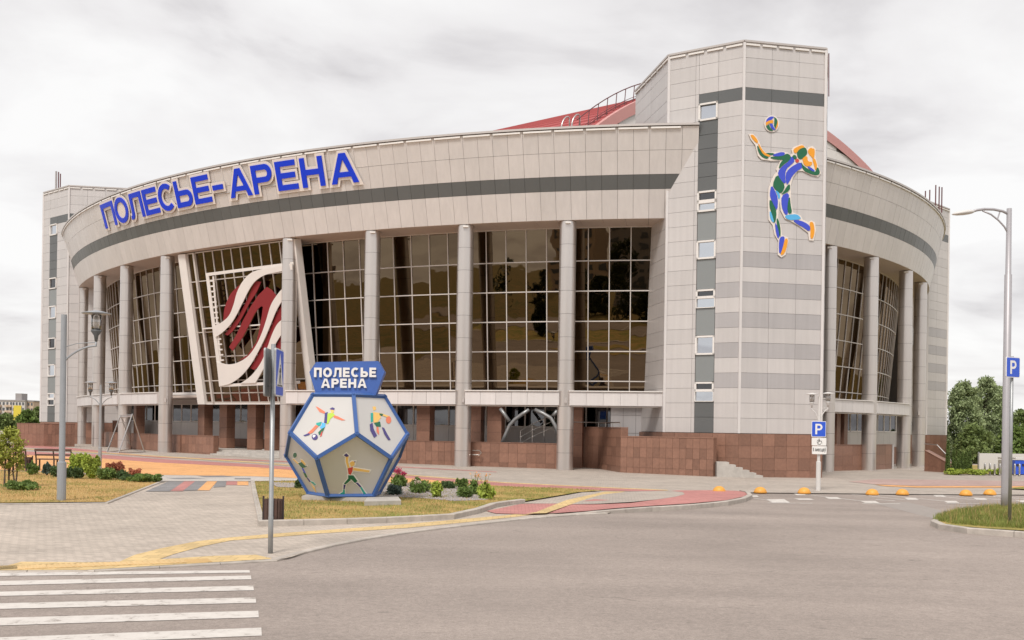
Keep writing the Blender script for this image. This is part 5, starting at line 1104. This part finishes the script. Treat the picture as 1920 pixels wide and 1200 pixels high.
# speed domes / traffic hemispheres
first = None
prof = [(.235*math.cos(a), .235*math.sin(a)*.88) for a in np.linspace(0, math.pi/2, 9)]
b = MB(); b.lathe((0, 0, 0), [(.235, -.03)] + prof[:-1] + [(.0, prof[-1][1])], 24); dm = bpy.data.meshes.new('concrete_dome'); dm.from_pydata(b.v, [], b.f); dm.materials.append(M['dome']); dm.polygons.foreach_set('use_smooth', [len(q.vertices) < 10 for q in dm.polygons])
b = MB(); b.lathe((0, 0, 0), [(.25, 0), (.25, .03), (.2, .032)], 24); dbm = bpy.data.meshes.new('dome_base'); dbm.from_pydata(b.v, [], b.f); dbm.materials.append(M['dome'])
for px, py in ((1348.5, 921.5), (1425.5, 923), (1508, 924), (1635.5, 926.5), (1692, 926.5), (1811, 927.8), (1856, 926.4)):
    g = G(px, py, .05); t = thing('traffic_dome', 'orange concrete half-sphere on the paving edge by the parking bays', 'bollard', g, 'orange half-sphere bollards along the paving edge')
    inst('dome', dm, t, g); inst('base', dbm, t, g)
# litter bins
def litter_bin(g, w_, h_, label, rz=0.):
    t = thing('litter_bin', label, 'litter bin', g); z0 = g.z
    MB().lathe(g, [(w_*.40, .06), (w_*.40, h_*.9), (w_*.36, h_*.9), (w_*.36, .08)], 16).build('liner', M['iron'], t)
    for k in range(16):
        a = 2*math.pi*k/16 + rz; q = g + Vector((math.cos(a)*w_*.43, math.sin(a)*w_*.43, h_*.5)); MB().box(q, (.022, w_*.13, h_*.86), a).build('slat', M['brown'], t)
    for s in (-1, 1):
        q = g + Vector((math.cos(rz)*s*w_*.5, math.sin(rz)*s*w_*.5, h_*.52)); MB().box(q, (.035, .06, h_*1.04), rz).build('post', M['iron'], t)
    return t
litter_bin(G(512, 983, .034), .43, .60, 'round brown slatted litter bin at the corner of the lawn kerb', .1)
litter_bin(G(52, 880, .05), .36, .55, 'small brown slatted litter bin beside the bench on the orange paving', .2)
# benches
def bench(g, rz, label, L_=1.75):
    t = thing('bench', label, 'bench', g); ca, sa = math.cos(rz), math.sin(rz)
    P = lambda x, y, z: g + Vector((x*ca - y*sa, x*sa + y*ca, z))
    for x in (-L_/2, 0, L_/2):
        MB().beam(P(x, .0, -.02), P(x, .0, .43), .05, .05, up=(ca, sa, 0)).build('leg', M['iron'], t); MB().beam(P(x, .42, -.02), P(x, .42, .43), .05, .05, up=(ca, sa, 0)).build('leg', M['iron'], t)
        MB().beam(P(x, 0, .43), P(x, -.14, .87), .05, .04, up=(ca, sa, 0)).build('back_post', M['iron'], t)
    for k in range(4): MB().beam(P(-L_/2-.03, .02+k*.14, .45), P(L_/2+.03, .02+k*.14, .45), .11, .035).build('seat_slat', M['brown'], t)
    for z, y in ((.64, -.085), (.84, -.145)): MB().beam(P(-L_/2-.03, y, z), P(L_/2+.03, y, z), .035, .10 if z > .7 else .07).build('back_slat', M['brown'], t)
bench(G(101, 881.5, .05), .12, 'dark brown bench with open backrest behind the lamp post', 1.42)
bench(G(18, 882, .05), .12, 'dark bench behind the young tree, left of the small bin', 1.3)
# steel frame
t = thing('tubular_stand', 'empty tubular steel A-frame standing in front of the columns', 'frame', G(236, 850))
zq = lambda x, y: (x/4, 720 + y/4)
gA, gB, gC, gD = G(*zq(803, 517)), G(*zq(890, 521)), G(*zq(1085, 518)), G(*zq(990, 494))
ap1, ap2 = ony(*zq(905, 232), (gA.y+gD.y)/2), ony(*zq(993, 225), (gB.y+gC.y)/2)
for a, e_ in ((ap1, gA), (ap1, gD), (ap2, gB), (ap2, gC)): MB().tube([a, e_ + Vector((0, 0, .03))], .045, 8).build('leg', M['steel'], t)
for a, e_ in ((gA, gB), (gB, gC), (gC, gD), (gD, gA)): MB().tube([a + Vector((0,0,.04)), e_ + Vector((0,0,.04))], .04, 8).build('base_rail', M['steel'], t)
MB().tube([ap1.lerp(gA, .06), ap2.lerp(gB, .06)], .045, 8).build('top_rail', M['steel'], t)
MB().tube([ap1.lerp(gA, .02), ap2.lerp(gC, .02)], .03, 8).build('top_rail', M['steel'], t)
# chrome bollards and bins, far right
for px, py in ((1846.5, 890.5), (1856, 890.8), (1865, 891), (1874.5, 891.3), (1902.5, 892), (1911.5, 892.2)):
    g = G(px, py, .05); t = thing('steel_bollard', 'short polished steel bollard at the edge of the plaza near the blue bins', 'bollard', g, 'polished bollards by the blue bins')
    MB().lathe(g, [(.055, -.02), (.055, .68), (.03, .72), (0, .73)], 12).build('post', M['steel'], t, smooth=True); MB().lathe(g, [(.085, 0), (.085, .03), (.06, .035)], 12).build('foot', M['steel'], t)
for k, (x0, x1) in enumerate(((1878, 1886), (1900, 1908), (1911, 1919))):
    g = G((x0+x1)/2, 889.5, .06); w_ = (x1-x0)*g.y/1900*1.35
    t = thing('recycling_bin', ['white recycling container, end one of the row behind the lamp posts', 'blue recycling container beside the white one behind the lamp posts', 'blue recycling container, last of the row at the hedge'][k], 'bin', g)
    m_ = M['lampwhite'] if k == 0 else M['signblue']
    v, f = prism([g + Vector((-w_/2, -.3, 0)), g + Vector((w_/2, -.3, 0)), g + Vector((w_/2, .4, 0)), g + Vector((-w_/2, .4, 0))], .08, .95); mk('body', v, f, m_, t)
    MB().box(g + Vector((0, .02, 1.0)), (w_*1.08, .8, .1)).build('lid', M['lampwhite'], t); MB().box(g + Vector((0, -.33, .6)), (w_*.6, .05, .12)).build('handle', M['iron'], t)
    for s in (-1, 1): MB().lathe(g + Vector((s*w_*.4, .25, 0)), [(.08, 0), (.08, .07)], 10).build('wheel', M['black'], t)
g = G(1892, 888, .06); t = thing('container_shelter', 'low white panel screen behind the recycling containers', 'screen', g + Vector((0, .9, 0)))
MB().box(g + Vector((.6, .9, .65)), (4.2, .08, 1.2)).build('screen_panel', M['lampwhite'], t)
for s in (-1.5, .6, 2.7): MB().box(g + Vector((s, .98, .65)), (.08, .08, 1.35)).build('post', M['galv'], t)

# ================================================================== PLANTS
def leafball(c, rx, ry, rz_, n, ls, flat=0., shell=.5, up=.3, lobes=0, cone=0.):
    """leaf-sized quads spread through an uneven crown volume"""
    d = RNG.normal(size=(n, 3)); d /= np.linalg.norm(d, axis=1)[:, None]
    rad = RNG.uniform(shell, 1, n)**.6
    if lobes:
        lc = RNG.normal(size=(lobes, 3)); lc /= np.linalg.norm(lc, axis=1)[:, None]; dist = (d @ lc.T).max(1); rad *= .62 + .42*np.clip((dist-.55)/.45, 0, 1) + .0
    rad *= RNG.uniform(.80, 1.14, n)
    Q = d*rad[:, None]
    if cone: k_ = (1.25 - cone*(Q[:, 2]*.5+.5)); Q[:, 0] *= k_; Q[:, 1] *= k_
    P = Q*np.array([rx, ry, rz_]) + np.array(c)
    a = RNG.normal(size=(n, 3)); a[:, 2] += up; a /= np.linalg.norm(a, axis=1)[:, None]
    b = np.cross(a, RNG.normal(size=(n, 3))); b /= np.linalg.norm(b, axis=1)[:, None]
    s = ls*RNG.uniform(.6, 1.3, n)[:, None]
    V4 = np.stack([P - a*s, P + b*s*.5, P + a*s, P - b*s*.5], 1).reshape(-1, 3)
    return V4
def leafmesh(name, parts, m, parent):
    V_ = np.concatenate(parts); n = len(V_)//4; o3 = np.array(org(parent)); me = bpy.data.meshes.new(name)
    me.vertices.add(len(V_)); me.vertices.foreach_set('co', (V_ - o3).astype(np.float32).ravel()); me.loops.add(4*n); me.loops.foreach_set('vertex_index', np.arange(4*n, dtype=np.int32))
    me.polygons.add(n); me.polygons.foreach_set('loop_start', np.arange(0, 4*n, 4, dtype=np.int32)); me.polygons.foreach_set('loop_total', np.full(n, 4, np.int32)); me.update(); me.validate()
    me.materials.append(m); o = bpy.data.objects.new(name, me); COL.objects.link(o); o.parent = parent; reg(o, org(parent)); return o
def shrub(px, py, wpx, hpx, m, label, name='shrub', n=500, ls=.06, off=.06, round_=.5, lobes=5, cat='shrub', group=None, up=.3, cone=0.):
    g = G(px, py, off); s = g.y/1900; w_, h_ = wpx*s*1.15, hpx*s*1.1; n = int(n*1.7)
    t = thing(name, label, cat, g, group)
    leafmesh('foliage', [leafball((g.x, g.y, g.z + h_*.48), w_/2, w_/2, h_*.54, n, ls*.85, shell=.15, lobes=lobes, up=up, cone=cone)] + [leafball((g.x + random.uniform(-.34, .34)*w_, g.y + random.uniform(-.34, .34)*w_, g.z + h_*random.uniform(.62, .98)*(1 if not cone else .7)), w_*.11, w_*.11, h_*.2, max(12, n//16), ls*.85, shell=.05, up=1.2) for _ in range(9 if lobes else 3)], M[m], t)
    b = MB()
    for k in range(4): a = k*1.6; b.tube([g - Vector((0, 0, .05)), g + Vector((math.cos(a)*w_*.22, math.sin(a)*w_*.22, h_*.55))], [.018, .008], 5)
    b.build('stem', M['bark'], t); return t
bed = 'in the shrub bed beside the dry lawn'
shrub(61, 890, 21, 22, 'pl_gr', 'small young pine nearest the little bin', 'pine', 420, .09, up=2, cone=1.0); shrub(88, 891, 17, 22, 'pl_bl', 'small bluish young pine under the bench', 'pine', 340, .08, up=2, cone=1.0)
shrub(104, 894, 18, 19, 'pl_dk', 'dark round evergreen hugging the grey lamp post', n=500, ls=.05, lobes=0); shrub(128, 896, 20, 17, 'pl_dk', 'dark clipped evergreen just right of the grey lamp post', n=500, ls=.05, lobes=0)
shrub(144, 892, 27, 34, 'pl_li', 'tall lime-green shrub, the smaller of two between the lamp posts', n=800, ls=.07); shrub(169, 897, 31, 38, 'pl_li', 'tall lime-green shrub, the larger of two between the lamp posts', n=1000, ls=.07)
shrub(145, 897, 20, 19, 'pl_dk', 'dark low evergreen in front of the lime-green shrubs', n=500, ls=.05, lobes=0); shrub(200, 899, 33, 20, 'pl_gr', 'round green ball shrub at the foot of the twin-lantern post', n=900, ls=.05, lobes=0)
shrub(214, 890, 32, 20, 'pl_re', 'russet barberry behind the round green shrub', n=800, ls=.06); shrub(228, 899, 25, 16, 'pl_dk', 'dark evergreen shrub between the russet barberries', n=500, ls=.05, lobes=0)
shrub(254, 895, 23, 14, 'pl_re', 'small russet barberry at the end of the bed', n=500, ls=.06); shrub(246, 901, 36, 9, 'pl_dk', 'low dark juniper beside the spreading one', n=600, ls=.06); shrub(274, 903, 58, 11, 'pl_gr', 'wide spreading green juniper at the tip of the dry lawn', 'juniper', 1200, .07)
shrub(45, 918, 62, 14, 'pl_gr', 'low spreading juniper under the young tree', 'juniper', 1300, .06)
shrub(559, 916, 16, 16, 'pl_dk', 'dark shrub half hidden behind the football-shaped sign', n=400, ls=.05)
shrub(739, 929, 29, 21, 'pl_bl', 'small blue-grey spruce beside the concrete footing', 'spruce', 900, .05, cone=.7); shrub(785, 924, 46, 22, 'pl_gr', 'green shrub with cream blossoms on the gravel bed', n=900, ls=.06)
shrub(819, 934, 22, 26, 'pl_li', 'feathery lime-green shrub at the front of the gravel', n=420, ls=.06); shrub(841, 917, 28, 14, 'pl_dk', 'dark clipped ball at the back of the gravel bed', n=700, ls=.04, lobes=0)
shrub(866, 919, 25, 18, 'pl_gr', 'green shrub behind the dark ball by the daylilies', n=600, ls=.05); shrub(871, 934, 28, 19, 'pl_gr', 'rounded green shrub in front of the daylilies', n=900, ls=.04, lobes=0)
shrub(920, 934, 16, 18, 'pl_li', 'small lime-green shrub, outermost on the gravel bed', n=350, ls=.05)
def flowers(px, py, wpx, hpx, fm, label, nst, nf, lm='pl_gr', fs=.05, leafn=400):
    g = G(px, py, .07); s = g.y/1900; w_, h_ = wpx*s, hpx*s; t = thing('flowering_plant', label, 'flowers', g)
    leafmesh('foliage', [leafball((g.x, g.y, g.z + h_*.3), w_*.42, w_*.42, h_*.36, leafn, .08, shell=.1, up=1.4)], M[lm], t)
    b = MB(); fl = []
    for k in range(nst):
        a = random.uniform(0, 6.28); r = random.uniform(.1, .5)*w_; tp = g + Vector((math.cos(a)*r, math.sin(a)*r, h_*random.uniform(.72, 1.0))); b.tube([g, g.lerp(tp, .5) + Vector((0, 0, h_*.08)), tp], .006, 4)
        fl.append(leafball(tuple(tp), fs*1.5, fs*1.5, fs*1.2, nf, fs*.55, shell=.1))
    b.build('stem', M['pl_gr'], t); leafmesh('blossom', fl, M[fm], t)
flowers(748, 913, 40, 33, 'pl_pk', 'pink rose bush in bloom behind the blue-grey spruce', 14, 22, fs=.07); flowers(783, 925, 40, 24, 'pl_wh', 'cream blossoms over the green shrub on the gravel', 6, 14, fs=.05, leafn=120)
flowers(889, 928, 22, 44, 'pl_or', 'orange daylilies on tall stems behind the round green shrub', 6, 8, 'pl_gr', .045, 250); flowers(908, 936, 34, 48, 'pl_or', 'tall orange daylilies at the front of the gravel bed', 9, 8, 'pl_li', .045, 500)
# gravel
GR = [(712, 906), (900, 912.5), (928, 928), (915, 937), (850, 939), (780, 933), (735, 932), (700, 925)]
gs = sheet('gravel_bed', GR, .08, M['gravel'], l2); sheet('gravel_bed', [(505, 905), (575, 906.5), (575, 915), (520, 913)], .08, M['gravel'], l2)
def stones(poly, n, label):
    pl = [(G(x, y, .08).x, G(x, y, .08).y) for x, y in poly]; xs = [q[0] for q in pl]; ys_ = [q[1] for q in pl]; b = MB(); c = 0
    while c < n:
        x, y = random.uniform(min(xs), max(xs)), random.uniform(min(ys_), max(ys_))
        if not inpoly(x, y, pl): continue
        c += 1; r = random.uniform(.015, .04); z = GZ(x) + .085; an = random.uniform(0, 6)
        v = [Vector((x + r*math.cos(an+k*1.57)*random.uniform(.7, 1.2), y + r*math.sin(an+k*1.57)*random.uniform(.7, 1.2), z)) for k in range(4)] + [Vector((x, y, z + r*.9)), Vector((x, y, z - r*.5))]
        b.add(v, [(0,1,4),(1,2,4),(2,3,4),(3,0,4),(1,0,5),(2,1,5),(3,2,5),(0,3,5)])
    o = b.build('gravel', M['gravel']); tag(o, label, 'gravel', kind='stuff')
stones(GR, 3500, 'pale grey gravel among the flowers on the lawn'); stones([(505, 905), (575, 906.5), (575, 915), (520, 913)], 700, 'patch of grey gravel behind the football-shaped sign')
# trees
def tree(g, h_, w_, label, m, name='tree', n=3500, ls=.16, trunk=.28, lobes=14, group=None, stems=1, tr=.06, crown0=.25, clumps=22, cat='tree', up=.3):
    t = thing(name, label, cat, g, group); b = MB(); parts = []
    for s in range(stems):
        a = s*2.1; base_ = g + Vector((math.cos(a)*.18*(stems > 1), math.sin(a)*.18*(stems > 1), -.05)); tp = g + Vector((math.cos(a)*w_*.12, math.sin(a)*w_*.1, h_*.75))
        b.tube([base_, base_.lerp(tp, .4) + Vector((random.uniform(-.03, .03)*h_, random.uniform(-.03, .03)*h_, 0)), tp], [tr*h_*.16, tr*h_*.11, tr*h_*.03], 8)
    for k in range(clumps):
        zt_ = crown0 + (1-crown0)*((k+.5)/clumps); prof_ = math.sin(math.pi*min(.97, .18 + .8*(zt_-crown0)/(1-crown0)))**.7
        a = k*2.4 + random.uniform(-.5, .5); r = prof_*w_*.5*random.uniform(.35, .82); c_ = g + Vector((math.cos(a)*r, math.sin(a)*r, h_*min(zt_, .95)))
        rr = w_*random.uniform(.16, .26)*(.55 + .5*prof_)
        parts.append(leafball(tuple(c_), rr, rr, rr*random.uniform(.75, 1.1), n//clumps, ls, shell=.1, lobes=4, up=up))
        b.tube([g + Vector((0, 0, h_*max(.12, zt_*.55))), c_], [tr*h_*.05, tr*h_*.015], 5)
    b.build('trunk', M['bark'], t); leafmesh('crown', parts, M[m], t); return t
gY = G(18, 913, .06); tree(gY, 1.85, 1.05, 'young light-green multi-stemmed tree at the edge of the dry lawn', 'pl_yt', 'young_tree', 2600, .05, stems=4, tr=.11, crown0=.32, clumps=26)
def far(px, y, ytop, wpx, label, m, **k):
    x = ray(px, 810).x*y; z0 = max(-1.6, min(1.6, -GS*x)) - .1; zt_ = CH + ray(px, ytop).z*y; g = Vector((x, y, z0)); return tree(g, zt_ - z0, wpx*y/1900, label, m, **k)
far(1806, 92, 716, 78, 'tall silvery poplar right behind the end of the arena', 'pl_po', n=17000, ls=.13, clumps=60, crown0=.08); far(1848, 98, 706, 82, 'tallest silvery poplar behind the street lamp', 'pl_po', n=17000, ls=.13, clumps=60, crown0=.08)
far(1868, 104, 722, 60, 'poplar leaning between the tallest one and the lamp post', 'pl_po', n=11000, ls=.13, clumps=46, crown0=.08)
far(1825, 88, 800, 90, 'dark undergrowth below the poplars', 'pl_tr', n=5000, ls=.16, clumps=24, crown0=.05); far(1915, 110, 768, 60, 'broad green tree beyond the parking sign post', 'pl_tr', n=5000, ls=.2, clumps=26, crown0=.1); far(1900, 96, 800, 80, 'bushy bright-green tree behind the recycling containers', 'pl_gr', n=5000, ls=.16, clumps=26, crown0=.05)
far(1955, 100, 770, 90, 'green tree past the last recycling container', 'pl_gr', n=4000, ls=.2, clumps=26, crown0=.05)
for k, (px, yt, wp) in enumerate(((1777, 830, 10), (1788, 846, 10), (1797, 850, 9), (1804, 850, 8), (1811, 849, 8), (1818, 848, 9))):
    g = G(px, 888, .06); h_ = (CH + ray(px, yt).z*g.y) - g.z; t = thing('thuja', 'slim columnar thuja in the hedge row beside the arena', 'thuja', g, 'columnar thujas beside the arena')
    w_ = wp*g.y/1900; leafmesh('foliage', [leafball((g.x, g.y, g.z + h_*(.1+.16*j)), w_*.55*(1-.11*j), w_*.55*(1-.11*j), h_*.17, 420, .06, shell=.3, up=2) for j in range(6)], M['pl_th'], t); MB().tube([g - Vector((0,0,.1)), g + Vector((0,0,h_*.8))], [.05, .02], 6).build('trunk', M['bark'], t)
for px, w_ in ((1795, 40), (1835, 44), (1868, 30)): shrub(px, 890, w_, 9, 'pl_li', {1795: 'low bright hedge plant in front of the thujas', 1835: 'low bright ground-cover shrub under the poplars', 1868: 'low bright shrub by the steel bollards'}[px], n=700, ls=.08)
# far left
for px, y, yt, wp, lb in ((8, 150, 778, 46, 'rounded green tree below the apartment block'), (52, 135, 770, 44, 'full green tree between the apartment block and the arena'), (70, 150, 764, 26, 'slim tree touching the corner of the arena'), (30, 160, 792, 40, 'low green tree under the yellow mural'), (-40, 150, 776, 60, 'green tree at the start of the row below the apartment block')):
    far(px, y, yt, wp, lb, 'pl_tr' if px != 52 else 'pl_gr', n=3500, ls=.3, clumps=20, crown0=.05)
# apartment block with its mural
def block(x0, x1, y, z0, z1, depth, rows, cols, m, label, roofbox=None, stair=None, beige=None, win='win_dk', face=-1):
    t = thing('apartment_block', label, 'building', (0.5*(x0+x1), y, z0)); b = MB(); b.box(((x0+x1)/2, y - face*depth/2, (z0+z1)/2), (x1-x0, depth, z1-z0)); wl = b.build('wall', M[m], t)
    MB().box(((x0+x1)/2, y - face*depth/2, z1+.25), (x1-x0+.5, depth+.5, .5)).build('roof', M['flat_g'], t)
    W = (x1-x0)/cols; Hh = (z1-z0)/rows
    for r in range(rows):
        for c in range(cols):
            xc, zc_ = x0 + (c+.5)*W, z0 + (r+.55)*Hh
            MB().box((xc, y + face*.05, zc_), (W*.5, .16, Hh*.48)).build('window', M[win], t)
            if beige and c in beige: MB().box((xc, y + face*.6, zc_ - Hh*.42), (W*.92, 1.2, Hh*.36)).build('balcony', M['flat_b'], t)
    if roofbox: MB().box((roofbox[0], y - face*4, z1+1.6), (roofbox[1], 5, 3.2)).build('lift_house', M['flat_g'], t)
    return t
yA = 420.; X = lambda px: ray(px, 790).x*yA
zA = lambda py, px=30: CH + ray(px, py).z*yA
block(X(-60), X(24), yA, -4, zA(752), 12, 6, 12, 'flat_w', 'pale apartment block with beige balconies far beyond the trees', beige=(0, 1, 2, 3, 5, 6, 7, 8, 10, 11))
bt = block(X(24.2), X(48), yA-1, -4, zA(752, 30), 12, 6, 4, 'flat_w', 'white stairwell block carrying a yellow mural', roofbox=(X(33), 2.6))
MB().box((X(35), yA-1.25, zA(775)), (3.2, .1, 6.5)).build('mural', M['flat_y'], bt)
block(X(48.2), X(60), yA+1, -4, zA(753, 50), 12, 6, 2, 'flat_b', 'beige end block of flats next to the white stairwell')
block(X(61), X(80), yA+120, -4, zA(764, 66)*1.2, 12, 5, 4, 'flat_w', 'low white building far off beside the corner of the arena')
sh = MB().box((ray(48, 790).x*180, 180, .8), (2.6, 4, 2.6)).build('red_shed', M['flat_r']); tag(sh, 'red shed roof showing between the far trees', 'shed')

# ================================================================== THE STREET BEHIND THE CAMERA (seen in the glazing)
def back_lawn(xy, nm='lawn'): o = gsheet(nm, xy, .03, M['lawn2']); tag(o, kind='structure'); return o
back_lawn([(-26, -4.5), (-3, -4.5), (-5, -9), (-26, -10)]); back_lawn([(5, -3), (30, -3), (30, -9.5), (7, -9.5)]); back_lawn([(-60, -15), (60, -15), (60, -32), (-60, -32)])
r2_ = gsheet('road', [(-120, -33), (120, -33), (120, -48), (-120, -48)], .0, M['asphalt']); tag(r2_, kind='structure')
for k in range(14): gsheet('bay_line', [(-30 + k*4.5, -34), (-29.85 + k*4.5, -34), (-29.85 + k*4.5, -38.5), (-30 + k*4.5, -38.5)], .006, M['paint'], r2_)
kerbs = gsheet('pavement', [(-60, -14), (60, -14), (60, -15), (-60, -15)], .05, M['kerb']); tag(kerbs, kind='structure')
for k, (x, y, h_, w_) in enumerate(((-58, -62, 9, 9), (-44, -70, 12, 10), (-31, -66, 8, 8), (-20, -74, 13, 10), (-9, -64, 7, 8), (3, -72, 11, 10), (14, -60, 9, 8), (24, -64, 13, 9), (33, -58, 11, 8), (44, -64, 14, 11), (57, -58, 12, 10), (70, -62, 13, 12), (-74, -60, 12, 12), (48, -30, 7, 6), (-40, -24, 5, 4))):
    tree(Vector((x, y, GZ(x)-.2)), h_, w_, 'leafy tree in the belt across the street from the arena', 'pl_bk', n=1500, ls=.5, clumps=16, crown0=.1, group='trees across the street')
for k, (x0, x1, y, h_, m_, r, c) in enumerate(((-75, -45, -120, 22, 'flat_b', 8, 9), (-38, -18, -135, 27, 'flat_g', 9, 6), (-10, 14, -125, 24, 'flat_w', 8, 8), (30, 52, -150, 27, 'flat_b', 9, 7))):
    block(x0, x1, y, -1, h_, 12, r, c, m_, ['wide beige block of flats across the street', 'grey block of flats across the street', 'white block of flats across the street', 'beige block of flats farthest along the street'][k], face=1)
